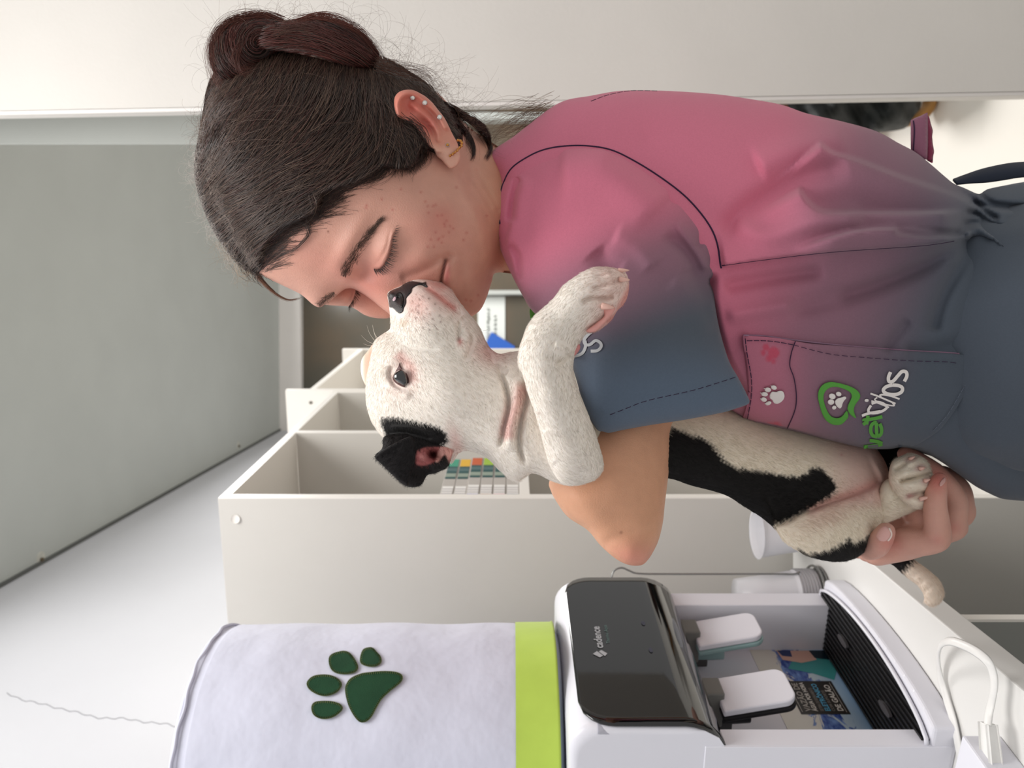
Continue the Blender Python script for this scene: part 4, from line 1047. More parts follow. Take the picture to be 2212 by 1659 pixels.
# ---------------------------------------------------------------- scrub top
PINK, MAUVE, SLATE, BLUE = A3((216, 122, 146)), A3((146, 106, 122)), A3((82, 90, 101)), A3((92, 106, 124))
def grad(t):
    t = np.clip(t, 0, 1); c = mixc(np.tile(PINK, (len(t), 1)), MAUVE, sst(t, 0, .5)); return mixc(c, SLATE, sst(t, .45, 1))
def torso_col(x, y):
    t = (x-1610+.36*(y-420))/540
    return rgba(grad(t))
def sleeve_col(x, y):
    t = (y-455+.42*(x-1300))/330
    c = grad(t); return rgba(mixc(c, BLUE, sst(y, 700, 850)))
torso_out = [(1058, 335), (1108, 296), (1145, 267), (1188, 234), (1224, 216), (1275, 207), (1343, 196), (1434, 196), (1542, 203), (1615, 213), (1687, 226), (1743, 245), (1818, 262), (1892, 283), (1941, 309), (1978, 329), (2012, 356), (2042, 382), (2061, 397), (2083, 406), (2113, 419), (2124, 414), (2135, 408), (2173, 400), (2212, 393), (2290, 384), (2330, 500), (2340, 800), (2310, 1060), (2250, 1084), (2212, 1082), (2184, 1080), (2160, 1076), (2133, 1064), (2105, 1049), (2066, 1021), (2027, 994), (1988, 974), (1949, 966), (1921, 970), (1870, 968), (1792, 951), (1713, 931), (1655, 919), (1612, 908), (1560, 880), (1450, 840), (1300, 800), (1200, 730), (1150, 672), (1130, 640), (1100, 580), (1072, 505), (1062, 440), (1074, 385)]
def torso_detail(x, y):
    d = step(x, y, c4([(720, 330), (790, 395), (950, 445), (1200, 540), (1500, 640), (1640, 720)][::-1]), 7, .016, .12, 70)
    d += step(x, y, c4([(600, 590), (660, 680), (760, 738), (1000, 745), (1300, 748), (1560, 735)][::-1]), 8, .018, .12, 75)
    d += step(x, y, c4([(560, 960), (900, 860), (1150, 838), (1350, 858), (1500, 872), (1600, 850)][::-1]), 8, .012, .15, 50)
    d += crease(x, y, c4([(1150, 850), (1350, 875), (1560, 868)]), 8, -.010)
    d += step(x, y, c4([(160, 1060), (400, 1020), (800, 975), (1300, 940), (1500, 912), (1620, 885), (1700, 900), (1780, 950), (1905, 978), (2300, 1010)]), 4, .007, .02, 46)
    d += crease(x, y, c4([(1600, 900), (1480, 960), (1250, 1090), (900, 1220), (520, 1300)]), 20, -.008, .1)
    d += crease(x, y, c4([(1640, 890), (1560, 1010), (1430, 1250), (1380, 1440)]), 16, -.005, .1)
    d += crease(x, y, c4([(1700, 900), (1740, 1000), (1850, 1160), (2000, 1300)]), 14, -.006, .1)
    d += crease(x, y, c4([(1800, 1400), (1600, 1480), (1400, 1530), (1200, 1540)]), 16, -.003, .1)
    d += crease(x, y, c4([(1250, 1360), (1150, 1480), (1100, 1560)]), 12, -.003)
    d += crease(x, y, c4([(150, 880), (350, 700), (600, 560), (900, 470)]), 26, -.006)
    d += crease(x, y, c4([(350, 480), (600, 380), (900, 300)]), 30, .006)
    d += crease(x, y, c4([(220, 800), (420, 880), (700, 800), (1000, 780)]), 24, .006)
    d += crease(x, y, c4([(160, 1180), (420, 1130), (760, 1080)]), 16, -.005)+crease(x, y, c4([(170, 1350), (500, 1290), (900, 1230)]), 16, .004)
    # gathers at the waist tie
    for (a, b, w, am) in (([(1500, 600), (1600, 660), (1680, 740), (1760, 790)], 0, 6, -.008), ([(1560, 740), (1640, 760), (1720, 820), (1850, 850), (2000, 860)], 0, 6, -.009), ([(1540, 820), (1640, 800), (1700, 850), (1800, 880), (2000, 890)], 0, 6, -.006), ([(1580, 690), (1660, 700), (1760, 720), (1900, 725), (2100, 730)], 0, 6, -.007), ([(1560, 880), (1640, 845), (1720, 900), (1800, 960)], 0, 6, .004), ([(1650, 640), (1720, 690), (1830, 705), (2000, 715)], 0, 5, -.006)):
        d += crease(x, y, c4(a), w, am, .1)
    d -= .010*G(x, y, 2105, 490, 40, 70)
    d += step(x, y, [(1545, 585), (1542, 632), (1546, 668), (1557, 722), (1575, 780), (1596, 818), (1616, 861)][::-1], 12, -.010, .1, 60)
    return d*1.45
torso = Relief(torso_out, [(1100, 400, .668), (1400, 300, .70), (1700, 400, .70), (1900, 900, .712), (2250, 700, .70), (1600, 850, .705)], .62, .70, 5.2, detail=torso_detail, color=torso_col, cap=.13)
slv_out = [(1069, 487), (1066, 450), (1072, 420), (1083, 395), (1105, 361), (1145, 335), (1181, 321), (1224, 315), (1271, 315), (1318, 323), (1362, 343), (1416, 375), (1470, 415), (1506, 451), (1535, 491), (1550, 527), (1557, 574), (1553, 592), (1534, 607), (1542, 632), (1546, 668), (1557, 722), (1575, 780), (1596, 818), (1616, 858), (1617, 872), (1585, 884), (1557, 892), (1478, 907), (1400, 919), (1345, 929), (1316, 935), (1302, 932), (1288, 926), (1262, 880), (1245, 820), (1225, 760), (1200, 720), (1175, 690), (1150, 672), (1123, 628), (1098, 578), (1078, 530)]
def slv_detail(x, y):
    d = .008*crease(x, y, c3([(560, 500), (900, 520), (1200, 760)]), 60, 1)
    d += crease(x, y, c3([(1190, 900), (1330, 1010), (1420, 1180), (1500, 1330)]), 16, -.006)
    d += crease(x, y, c3([(1270, 820), (1390, 1000), (1460, 1120)]), 9, .004)
    d += crease(x, y, c3([(1400, 1000), (1440, 900), (1500, 860)]), 9, -.004)+crease(x, y, c3([(1480, 1110), (1510, 1050), (1535, 1000)]), 6, -.006)
    d += crease(x, y, c3([(780, 1000), (860, 1090), (930, 1140)]), 22, -.0045)+crease(x, y, c3([(900, 900), (1050, 980), (1150, 1100)]), 22, .0035)
    d += step(x, y, c3([(350, 540), (315, 640), (300, 760), (280, 860), (262, 950), (290, 1080), (330, 1200), (400, 1330)]), 4, .0045, .1, 30)
    d += crease(x, y, c3([(335, 560), (300, 700), (285, 830)]), 8, -.006)
    d += crease(x, y, c3([(270, 960), (330, 1040), (340, 1180)]), 7, -.004)
    d += crease(x, y, c3([(850, 420), (1100, 560), (1300, 720)]), 20, -.003)+crease(x, y, c3([(1700, 1500), (1450, 1300), (1250, 1150)]), 26, .003)
    d += crease(x, y, c3([(1560, 1500), (1400, 1250), (1330, 1100)]), 18, -.0035)
    d += crease(x, y, c5([(380, 20), (440, 170), (540, 400)]), 10, .002)+step(x, y, [(1300, 898), (1344, 884), (1400, 864), (1498, 842), (1588, 815), (1600, 812)], 2, .0012, .02, 14)
    return d*1.3
slv = Relief(slv_out, [(1100, 450, .648), (1300, 320, .640), (1540, 560, .632), (1400, 920, .582), (1600, 870, .592), (1250, 850, .575), (1130, 640, .625)], .62, .7, 5, detail=slv_detail, color=sleeve_col, cap=.085, ew=6)
m_scrub = mat('scrub_fabric', S(180, 100, 125), .85, .2, attr=True, sheen=.15, bump=.35, bscale=1500, bdist=.0004, var=.05, vscale=700)
top = reliefs_obj('scrub_top', [torso], m_scrub, person)
sleeve = reliefs_obj('sleeve', [slv], m_scrub, top)
ts, ss = surf_of(torso), surf_of(slv)
m_thr = mat('navy_thread', S(54, 34, 62), .9)
drape_line('seam', c3([(222, 840), (214, 760), (218, 690), (240, 602), (292, 506), (400, 432), (500, 392), (620, 374), (750, 374), (880, 396), (1000, 450), (1150, 540), (1300, 650), (1400, 750), (1480, 860), (1520, 960), (1538, 1080), (1545, 1105)]), surf_of(torso, slv), .0002, .0007, m_thr, top, fallback=.62)
drape_line('seam', c4([(160, 1054), (400, 1021), (800, 975), (1300, 940), (1500, 912)]), ts, .0001, .0004, m_thr, top)
drape_line('stitching', c3([(765, 107), (850, 75), (950, 52), (1030, 44), (1160, 46)]), ts, .0002, .0004, m_thr, top, (4, 1))
drape_line('stitching', [(1318, 896), (1344, 886), (1400, 865), (1498, 843), (1588, 815)], ss, .0002, .0003, m_thr, sleeve, (4, 2))
# pocket
pk_o = c5([(523, 62), (560, 64), (640, 70), (720, 78), (800, 92), (900, 108), (1060, 120), (1250, 135), (1400, 147), (1560, 155), (1700, 165), (1809, 184), (1800, 240), (1770, 330), (1720, 430), (1660, 520), (1600, 590), (1500, 655), (1440, 676), (1330, 680), (1200, 671), (1000, 633), (800, 577), (650, 545), (545, 522), (526, 508), (540, 470), (556, 380), (552, 280), (540, 180), (526, 110)])
pk = drape('pocket', [pk_o], ts, .0022, None, top, 5, .0016, fallback=.69, cr=3)
pk.data.materials.append(m_scrub); vv = np.array([tuple(v.co) for v in pk.data.vertices]); px = CX-(vv[:, 2]-ZC)/vv[:, 1]*F; py = CY-vv[:, 0]/vv[:, 1]*F
def pocket_col(x, y):
    c = torso_col(x, y)[:, :3]; c = mixc(c, mixc(PINK*.95, MAUVE, np.full(len(x), .35)), .8*(1-sst(x, 1650, 1780)))
    for (a, b, r) in ((1671, 762, 13), (1655, 750, 7), (1649, 762, 6), (1660, 775, 6), (1671, 780, 5)): c = mixc(c, A3((200, 72, 96)), .75*sst(-np.hypot(x-a, y-b), -r-2, -r+2))
    c = mixc(c, A3((206, 70, 96)), .8*sst(-np.hypot((x-1672)/1.6, y-922), -13, -9))
    return rgba(c)
at_ = pk.data.color_attributes.new('Col', 'FLOAT_COLOR', 'POINT'); at_.data.foreach_set('color', pocket_col(px, py).astype(np.float32).ravel())
pbvh = BVHTree.FromPolygons([tuple(v.co) for v in pk.data.vertices], [tuple(p.vertices) for p in pk.data.polygons])
def psf(px_, py_):
    d = (P(px_, py_, 1)-Vector((0, 0, ZC))).normalized(); h = pbvh.ray_cast(Vector((0, 0, ZC)), d, 5); return h[0].y-.001 if h[0] else (ts(px_, py_) or .69)
drape_line('stitching', c5([(545, 92), (640, 92), (720, 100), (800, 115)]), psf, .0003, .0004, m_thr, pk, (4, 1))
drape_line('stitching', c5([(800, 115), (1000, 165), (1200, 185), (1450, 203), (1640, 208), (1720, 220)]), psf, .0003, .0003, m_thr, pk, (4, 2))
drape_line('stitching', c5([(812, 95), (790, 160), (782, 230), (805, 300), (818, 400), (808, 480), (768, 575)]), psf, .0003, .0004, m_thr, pk)
drape_line('stitching', c5([(535, 80), (545, 160), (568, 290), (570, 390), (552, 500), (545, 532)]), psf, .0003, .0004, m_thr, pk, (4, 1))
drape_line('stitching', c5([(1795, 210), (1775, 300), (1740, 350), (1650, 500), (1560, 600)]), psf, .0004, .0003, mat('grey_thread', S(104, 112, 126), .9), pk, (4, 1))
drape_line('piping', c5([(525, 62), (640, 66), (800, 88), (1060, 117), (1400, 144), (1700, 162), (1800, 182)]), psf, .0006, .0007, mat('piping', S(150, 118, 140), .8), pk)
drape_line('hem_edge', c5([(525, 62), (530, 120), (548, 250), (556, 380), (542, 470), (524, 520)]), psf, .0006, .0011, mat('mauve_edge', S(160, 96, 116), .8), pk)
# printed paw and logo on the pocket
m_wp = mat('white_print', S(236, 230, 226), .6); m_gp = mat('green_print', S(86, 160, 62), .6)
def cp(l): return [(1580+x/4.096, 700+y/4.096) for x, y in l]
def ell(cx, cy, rx, ry, a=0, n=14):
    a = math.radians(a); return [(cx+rx*math.cos(t)*math.cos(a)-ry*math.sin(t)*math.sin(a), cy+rx*math.cos(t)*math.sin(a)+ry*math.sin(t)*math.cos(a)) for t in np.linspace(0, 2*math.pi, n+1)[:-1]]
O1 = .0009
drape('paw_print', [cp([(340, 625), (360, 598), (395, 602), (420, 592), (452, 594), (469, 625), (465, 660), (440, 690), (405, 706), (375, 698), (362, 672), (340, 655)])]+[cp(ell(*e)) for e in ((376, 562, 27, 19, 15), (322, 582, 29, 21, 5), (293, 621, 30, 20, 5), (287, 668, 27, 20, 20), (327, 701, 28, 17, -20))]+[cp([(345, 541), (360, 548), (372, 560), (352, 552)]), cp([(283, 565), (298, 570), (308, 580), (290, 574)]), cp([(250, 606), (268, 608), (275, 618), (258, 614)]), cp([(252, 658), (266, 660), (272, 672), (258, 668)]), cp([(290, 703), (302, 700), (312, 704), (300, 710)])], psf, O1, m_wp, pk, 3, .0002)
drape('logo_paw', [cp([(918, 680), (940, 658), (972, 650), (1005, 640), (1017, 655), (1000, 675), (985, 700), (975, 735), (958, 748), (935, 730), (920, 705)])]+[cp(ell(*e)) for e in ((892, 640, 31, 25, 20), (949, 619, 26, 20, 20), (881, 690, 29, 25, 0), (909, 739, 20, 18, -20))], psf, O1, m_wp, pk, 3, .0002)
outer = [(885, 512), (940, 520), (1000, 535), (1060, 555), (1110, 585), (1140, 625), (1132, 665), (1105, 700), (1085, 740), (1085, 780), (1105, 835), (1070, 820), (1040, 790), (1025, 760), (1035, 815), (1010, 855), (980, 885), (940, 895), (890, 888), (845, 860), (815, 820), (795, 770), (775, 700), (765, 640), (775, 580), (810, 535), (850, 517)]
drape('logo_ring', [cp([(885, 512), (940, 520), (1000, 535), (1060, 555), (1110, 585), (1140, 625), (1132, 665), (1105, 700), (1085, 740), (1085, 780), (1105, 835), (1068, 815), (1040, 785), (1025, 745), (1040, 700), (1062, 655), (1060, 615), (1020, 585), (960, 562), (900, 556), (850, 575), (820, 615), (815, 660), (825, 710), (850, 775), (880, 815), (920, 832), (960, 828), (990, 805), (1022, 765), (1035, 820), (1010, 855), (980, 885), (940, 895), (890, 888), (845, 860), (815, 820), (795, 770), (775, 700), (765, 640), (775, 580), (810, 535), (850, 517)])], psf, O1, m_gp, pk, 3, .0002, cr=2)
def ring_poly(pts, w): return pts
# letters traced as strokes: 'vet' green, 'bichos' white, running up the slanted baseline
def stroke(paths, w, m, nm):
    polys = []
    for p_ in paths:
        q = smooth_path(cp(p_), 5) if len(p_) > 2 else np.array(cp(p_), float)
        t = np.gradient(q, axis=0); t /= np.linalg.norm(t, axis=1)[:, None]; nrm = np.stack([-t[:, 1], t[:, 0]], -1)*w/2
        q0, q1 = q+nrm, (q-nrm)[::-1]
        polys.append([tuple(a) for a in np.vstack([q0, q1])])
    # build each segment as quads instead of one polygon so loops stay open
    V, Fc = [], []
    for p_ in paths:
        q = smooth_path(cp(p_), 6) if len(p_) > 2 else resample(np.array(cp(p_), float), 3, False)
        t = np.gradient(q, axis=0); t /= np.linalg.norm(t, axis=1)[:, None]; nrm = np.stack([-t[:, 1], t[:, 0]], -1)*w/2
        for i, (a, n_) in enumerate(zip(q, nrm)):
            for e in (a+n_, a-n_): V.append(P(e[0], e[1], psf(*e)-O1-.0002))
            if i: b = len(V); Fc.append((b-4, b-3, b-1, b-2))
    return mesh(nm, V, Fc, m, pk)
stroke([[(1170, 1088), (1300, 1072), (1335, 1060)], [(1335, 1058), (1290, 1040), (1222, 1030)]], 7.4, m_gp, 'letter_v')
stroke([[(1283, 872), (1283, 930), (1290, 998)], [(1290, 998), (1250, 985), (1232, 945), (1240, 895), (1270, 872), (1283, 874)], [(1290, 998), (1322, 975), (1328, 925), (1312, 882)]], 7.4, m_gp, 'letter_e')
stroke([[(1172, 852), (1180, 848), (1260, 838), (1335, 820)], [(1195, 888), (1203, 845), (1208, 810)], [(1165, 890), (1200, 865)]], 7.4, m_gp, 'letter_t')
stroke([[(1155, 812), (1215, 790), (1320, 772)], [(1235, 720), (1212, 760), (1225, 785), (1290, 785), (1345, 765), (1375, 735), (1345, 705), (1290, 690), (1240, 705)]], 5.6, m_wp, 'letter_b')
stroke([[(1238, 680), (1300, 700), (1395, 738)]], 3.4, m_wp, 'letter_i')
stroke([ell(1197, 676, 12, 6)[:]+[(1209, 676)]], 3.2, m_wp, 'letter_dot')
stroke([[(1290, 650), (1268, 668), (1300, 690), (1380, 715), (1440, 722), (1425, 700)]], 3.0, m_wp, 'letter_c')
stroke([[(1230, 615), (1300, 640), (1452, 705)], [(1330, 655), (1315, 630), (1350, 625), (1420, 640), (1488, 664)]], 3.8, m_wp, 'letter_h')
stroke([[(1425, 540), (1375, 552), (1345, 580), (1355, 605), (1400, 622), (1460, 622), (1505, 600), (1512, 565), (1480, 545), (1425, 540)]], 7.4, m_wp, 'letter_o')
stroke([[(1408, 425), (1390, 470), (1395, 508), (1430, 505), (1475, 455), (1510, 420), (1545, 425), (1552, 460), (1530, 508)]], 7.4, m_wp, 'letter_s')
# letters on the sleeve, mostly under the paw
psf_old = psf
def psf(px_, py_): return (ss(px_, py_) or .56)+.0006
def cp(l): return [(680+x/2.861, 540+y/2.861) for x, y in l]
m_gpr = mat('grey_print', S(184, 187, 190), .6)
V, Fc = [], []
def sl(paths, w, nm):
    V, Fc = [], []
    for p_ in paths:
        q = smooth_path(cp(p_), 8); t = np.gradient(q, axis=0); t /= np.linalg.norm(t, axis=1)[:, None]; nrm = np.stack([-t[:, 1], t[:, 0]], -1)*w/2
        for i, (a, n_) in enumerate(zip(q, nrm)):
            for e in (a+n_, a-n_): V.append(P(e[0], e[1], psf(*e)-.0014))
            if i: b = len(V); Fc.append((b-4, b-3, b-1, b-2))
    return mesh(nm, V, Fc, m_gpr, sleeve)
sl([[(1670, 560), (1672, 600), (1650, 640), (1600, 655), (1540, 640)], [(1670, 560), (1640, 520), (1590, 520)]], 6.5, 'letter_o')
sl([[(1710, 508), (1690, 522), (1665, 555), (1672, 582), (1700, 585), (1735, 560), (1765, 575), (1768, 600), (1745, 622), (1705, 625)]], 6.5, 'letter_s')
# trousers and shoes below the frame, ties, sleeve end, green print at the chest
def scol(x, y): return rgba(np.tile(SLATE, (len(x), 1)))
lg = blobmesh([([(0.04, .74, .93), (0.045, .80, .5), (.05, .81, .06)], [.125, .09, .07]), ([(0.04, .70, .93), (0.045, .64, .5), (.05, .63, .06)], [.125, .09, .07])], .012, 3)
reliefs_obj('trousers', [Raw(lg[0], lg[1], scol)], m_scrub, person)
for Yq in (.81, .63):
    v, f = blobmesh([([(.09, Yq, .035), (.02, Yq, .035), (-.09, Yq, .03)], [.034, .036, .03])], .008, 3); v[:, 2] = np.maximum(v[:, 2], 0.0)
    fast_mesh('shoe', v, f, mat('shoe', S(230, 230, 228), .5), person)
Rib = lambda l, Y: [P(a, b, Y) for a, b in l]
def ribbon(nm, A, B, YA, YB, m, parent, col=None):
    n = len(A); V = [P(a[0], a[1], YA) for a in A]+[P(b[0], b[1], YB) for b in B]; Fc = [(i, i+1, n+i+1, n+i) for i in range(n-1)]
    o = mesh(nm, V, Fc, m, parent, True); md = o.modifiers.new('s', 'SOLIDIFY'); md.thickness = .0018
    return o
def cs(l): return [(1900+x/6.913, 180+y/6.913) for x, y in l]
m_tie = mat('navy_tie', S(34, 42, 58), .8, sheen=.1)
A = smooth_path(cs([(1090, 1455), (1250, 1390), (1500, 1300), (1800, 1230), (2060, 1195), (2400, 1190)]), 5); B = smooth_path(cs([(1150, 1520), (1350, 1500), (1600, 1485), (1850, 1450), (2060, 1415), (2400, 1380)]), 5)
ribbon('waist_tie', A, B, .712, .704, m_tie, top)['label'] = 'dark navy tie strap'
m_mv = mat('mauve_fabric', S(142, 96, 118), .85, sheen=.1); m_mvd = mat('rose_fabric_inner', S(140, 62, 88), .85)
A = resample(np.array(cs([(465, 550), (470, 700), (465, 980), (480, 1100)])), 8, False); 
cuff_front = [(465, 550), (530, 515), (600, 490), (660, 460), (720, 430), (722, 600), (722, 900), (712, 1150), (600, 1100), (465, 1000), (463, 760)]
cu_r = Relief(cs(cuff_front), [(1980, 270, .716)], .35, .2, 5, color=lambda x, y: rgba(np.tile(A3((150, 98, 120)), (len(x), 1))), smooth=False)
cu2 = Relief(cs([(715, 470), (745, 510), (765, 600), (800, 710), (785, 780), (795, 900), (818, 1020), (800, 1090), (795, 1200), (700, 1150), (700, 800)]), [(2010, 300, .722)], .3, .2, 5, color=lambda x, y: rgba(np.tile(A3((140, 60, 86)), (len(x), 1))), smooth=False)
o = reliefs_obj('tie_loop', [cu_r, cu2], m_scrub, top)
drape_line('stitching', cs([(505, 560), (520, 700), (505, 1000)]), surf_of(cu_r), .0002, .0006, m_thr, o)
gp = [(1145, 667), (1160, 672), (1170, 680), (1158, 690), (1152, 700), (1146, 688)]
drape('green_print', [gp], lambda a, b: .66, 0, m_gp, top, 4, .0006)
# ---------------------------------------------------------------- hair
ba = Relief([(456, 122), (458, 90), (475, 64), (505, 46), (549, 36), (600, 38), (640, 60), (620, 100), (580, 130), (540, 160), (500, 178), (468, 165)], [(540, 100, .645)], .8, .8, 5, color=hcol)
bb = Relief([(560, 62), (600, 48), (640, 40), (680, 36), (735, 45), (775, 68), (803, 100), (815, 122), (800, 150), (750, 150), (690, 130), (640, 115), (590, 110), (550, 105)], [(680, 90, .632)], .8, .8, 5, color=hcol)
hair = reliefs_obj('hair', [hr, ba, bb], m_hairb, person)
gd = np.array([(506, 422, .93, -.37), (633, 371, .9, -.45), (738, 304, .7, -.7), (802, 211, .2, -.97), (485, 338, .65, -.76), (557, 253, .67, -.74), (633, 169, .4, -.9), (570, 519, .81, -.58), (675, 443, .84, -.54), (781, 380, .8, -.6), (845, 310, .3, -.95), (835, 190, -.3, -.95), (435, 295, .27, -.96), (464, 190, .56, -.82), (899, 359, -.2, -.98), (886, 295, -.35, -.93), (844, 211, -.45, -.9), (960, 260, -.75, -.66), (900, 190, -.85, -.5), (440, 400, .55, -.83), (520, 560, .6, -.8)])
def hdir(x, y):
    w = 1/((x[:, None]-gd[:, 0])**2+(y[:, None]-gd[:, 1])**2+400)**1.5; w /= w.sum(1)[:, None]
    dx, dy = w@gd[:, 2], w@gd[:, 3]; l = np.hypot(dx, dy)+1e-9; return dx/l, dy/l
def flow(seeds, dirf, n, stepn, gdep, off, wob=.06, curl=None):
    x, y = seeds[:, 0].copy(), seeds[:, 1].copy(); N = len(x); pth = np.zeros((N, n, 3)); a = rng.normal(0, wob, N)
    for k in range(n):
        pth[:, k] = PN(x, y, gdep(x, y)-off); dx, dy = dirf(x, y); b = a+(0 if curl is None else curl*k); c, s_ = np.cos(b), np.sin(b)
        x = x+(dx*c-dy*s_)*stepn; y = y+(dx*s_+dy*c)*stepn
    return pth
def hair_cols(N, red=0.0):
    base = np.array([A3((50, 39, 35)), A3((70, 54, 47)), A3((100, 80, 68)), A3((74, 44, 40))])
    k = rng.choice(4, N, p=[.42, .34, .12, .12]); c = base[k]; return rgba(c*rng.uniform(.8, 1.25, N)[:, None])
gh = lambda x, y: np.minimum(gh_(x, y), gdh(x, y, .66)); ghf = lambda x, y: np.where(gh(x, y) > 1, .655, gh(x, y))
s0 = hr.scatter(5200); sd_ = np.stack([s0[0], s0[1]], -1)
st_n = rng.uniform(8, 14, len(sd_))
p1_ = flow(sd_, hdir, 14, st_n, ghf, rng.uniform(.0004, .0036, len(sd_)), .12)
# keep strand points inside the hair silhouette (clip by stopping at the border)
def clipin(pth, poly, margin=4):
    px = CX-(pth[..., 2]-ZC)/pth[..., 1]*F; py = CY-pth[..., 0]/pth[..., 1]*F
    sd = sdf(px.ravel(), py.ravel(), poly).reshape(px.shape); bad = sd < -margin
    for k in range(1, pth.shape[1]):
        b = bad[:, k]|False
        pth[b, k] = pth[b, k-1]+(pth[b, k-1]-pth[b, max(k-2, 0)])*.12; bad[:, min(k+1, pth.shape[1]-1)] |= b
    return pth
p1_ = clipin(p1_, hr.poly, 5)
o = strands('hair_strands', p1_, rng.uniform(.00016, .00034, len(p1_)), .00006, m_hair, hair, hair_cols(len(p1_))); o['kind'] = 'stuff'
# bun
def bdirA(x, y):
    dx, dy = -(y-95), (x-560)*1.0; l = np.hypot(dx, dy)+1e-9; return dx/l, dy/l
def bdirB(x, y): t = (x-560)/260; dx, dy = np.ones_like(x), -.25+1.15*t; l = np.hypot(dx, dy); return dx/l, dy/l
RED = rgba(np.tile(A3((92, 48, 42)), (1, 1)))[0]
for r_, df_, n_, c0 in ((ba, bdirA, 1100, .6), (bb, bdirB, 1300, .75)):
    s1 = r_.scatter(n_); g0 = grid_depth(r_, 6); g1 = lambda x, y, g0=g0: g0(x, y, .64); q = flow(np.stack([s1[0], s1[1]], -1), df_, 10, 9, g1, rng.uniform(.0003, .004, n_), .08); q = clipin(q, r_.poly, 5)
    cc_ = hair_cols(n_); k = rng.random(n_) < c0; cc_[k] = RED*np.r_[[1, 1, 1], 1]*rng.uniform(.5, 1.15, (k.sum(), 1)); cc_[:, 3] = 1
    o = strands('bun_strands', q, .00028, .00008, m_hair, hair, cc_); o['kind'] = 'stuff'
# locks: guide curve + bundle
gde = grid_depth(ear)
def lock(pts, n, spread, Y, r=.00022, tip=.35, col=None, frizz=1.0, on=False, nm='lock'):
    g = smooth_path(pts, 5); K = len(g); pth = np.zeros((n, K, 3)); tt = np.linspace(0, 1, K)
    YY = np.interp(tt, np.linspace(0, 1, len(Y)), Y) if hasattr(Y, '__len__') else np.full(K, Y)
    for i in range(n):
        o1, o2 = rng.normal(0, spread, 2); f1, f2 = rng.uniform(0, 6.28, 2); L = rng.uniform(.7, 1.0)
        gi = np.stack([np.interp(tt*L, tt, g[:, 0]), np.interp(tt*L, tt, g[:, 1])], -1)
        w = (1-tt*(1-tip)); x = gi[:, 0]+o1*w+frizz*spread*.5*np.sin(tt*4+f1); y = gi[:, 1]+o2*w+frizz*spread*.5*np.sin(tt*5+f2)
        if on: s_ = ghf(x, y) if on == 'h' else np.minimum(ghf(x, y), gde(x, y, 9.0)); pth[i] = PN(x, y, s_-.0008-abs(rng.normal(0, .0015)))
        else: pth[i] = PN(x, y, YY+rng.normal(0, .0012))
    c = hair_cols(n) if col is None else rgba(np.tile(A3(col), (n, 1))*rng.uniform(.6, 1.4, n)[:, None])
    o = strands(nm, pth, r, r*.25, m_hair, hair, c); o['kind'] = 'stuff'; return o
def c1(l): return [(380+x/2.37, y/2.37) for x, y in l]
lock(ce([(620, 380), (800, 470), (1000, 550), (1200, 680), (1350, 820), (1440, 950), (1470, 1080), (1400, 1200)]), 150, 5.5, [.605, .60, .598, .600], .00026, .25, (60, 34, 32), on='h')
lock(ce([(700, 520), (900, 640), (1050, 740), (1180, 880), (1240, 1000), (1250, 1120), (1220, 1200)]), 90, 4.5, [.606, .602, .600], .00024, .25, (56, 34, 32), on='h')
lock(ce([(1000, 600), (1200, 640), (1380, 760), (1460, 900), (1480, 1050)]), 60, 5, [.605, .602, .600], .00024, .3, (70, 40, 36), on='h')
lock(ce([(850, 560), (1050, 700), (1150, 850), (1180, 1000), (1240, 1150)]), 40, 7, [.61, .605, .603], .0002, .5, (64, 44, 38), on='h')
lock(ce([(300, 750), (450, 840), (540, 960), (580, 1100), (560, 1190), (480, 1290)]), 150, 10, [.583, .583, .588, .594], .0002, .7, on=True)
lock(ce([(150, 850), (300, 1000), (420, 1120), (450, 1220), (350, 1330)]), 130, 11, [.583, .583, .590], .0002, .7, on=True)
lock(c1([(700, 1000), (720, 1060), (700, 1110), (640, 1150), (560, 1170), (480, 1190)]), 60, 5, [.585, .60, .615, .625], .00018, 1.2, on=True)
lock(c1([(640, 1100), (685, 1180), (650, 1240), (590, 1290), (520, 1300)]), 22, 3, [.60, .606, .62, .635], .00016, 1.0, on=True)
lock(c1([(720, 1040), (735, 1075), (715, 1110), (690, 1130)]), 12, 3, [.59, .60], .00016, 1.0, on=True)
lock([(548, 575), (560, 600), (580, 622), (600, 638), (625, 648), (652, 642)], 60, 2.6, [.658, .66], .00018, .3, (110, 72, 52))
lock([(560, 590), (545, 560), (530, 530)], 120, 12, [.645, .64], .00018, 1.5)
lock([(1180, 240), (1130, 258), (1090, 275), (1050, 300), (1040, 330)], 110, 14, [.68, .675], .00014, 1.6, (120, 92, 66), 2)
lock(c1([(1040, 330), (1180, 370), (1290, 395), (1400, 560)]), 60, 7, [.62, .63, .64], .00014, 1.5, (90, 58, 46), 2)
lock([(610, 50), (560, 34), (505, 44), (468, 78), (456, 120), (470, 170), (500, 185)], 110, 6, [.636, .632, .640], .00018, 1.0, (104, 58, 46), 2.5)
lock([(560, 75), (530, 90), (510, 120), (520, 150), (560, 150)], 70, 5, [.626, .620, .624], .00018, 1.0, (96, 54, 44), 2.5)
lock([(640, 50), (700, 36), (770, 62), (815, 112), (830, 135)], 90, 6, [.620, .618, .63], .00018, .8, (100, 56, 46), 2)
lock([(600, 70), (660, 60), (730, 90), (790, 140)], 50, 9, [.612, .612, .622], .00014, 1.0, (84, 56, 48), 2)
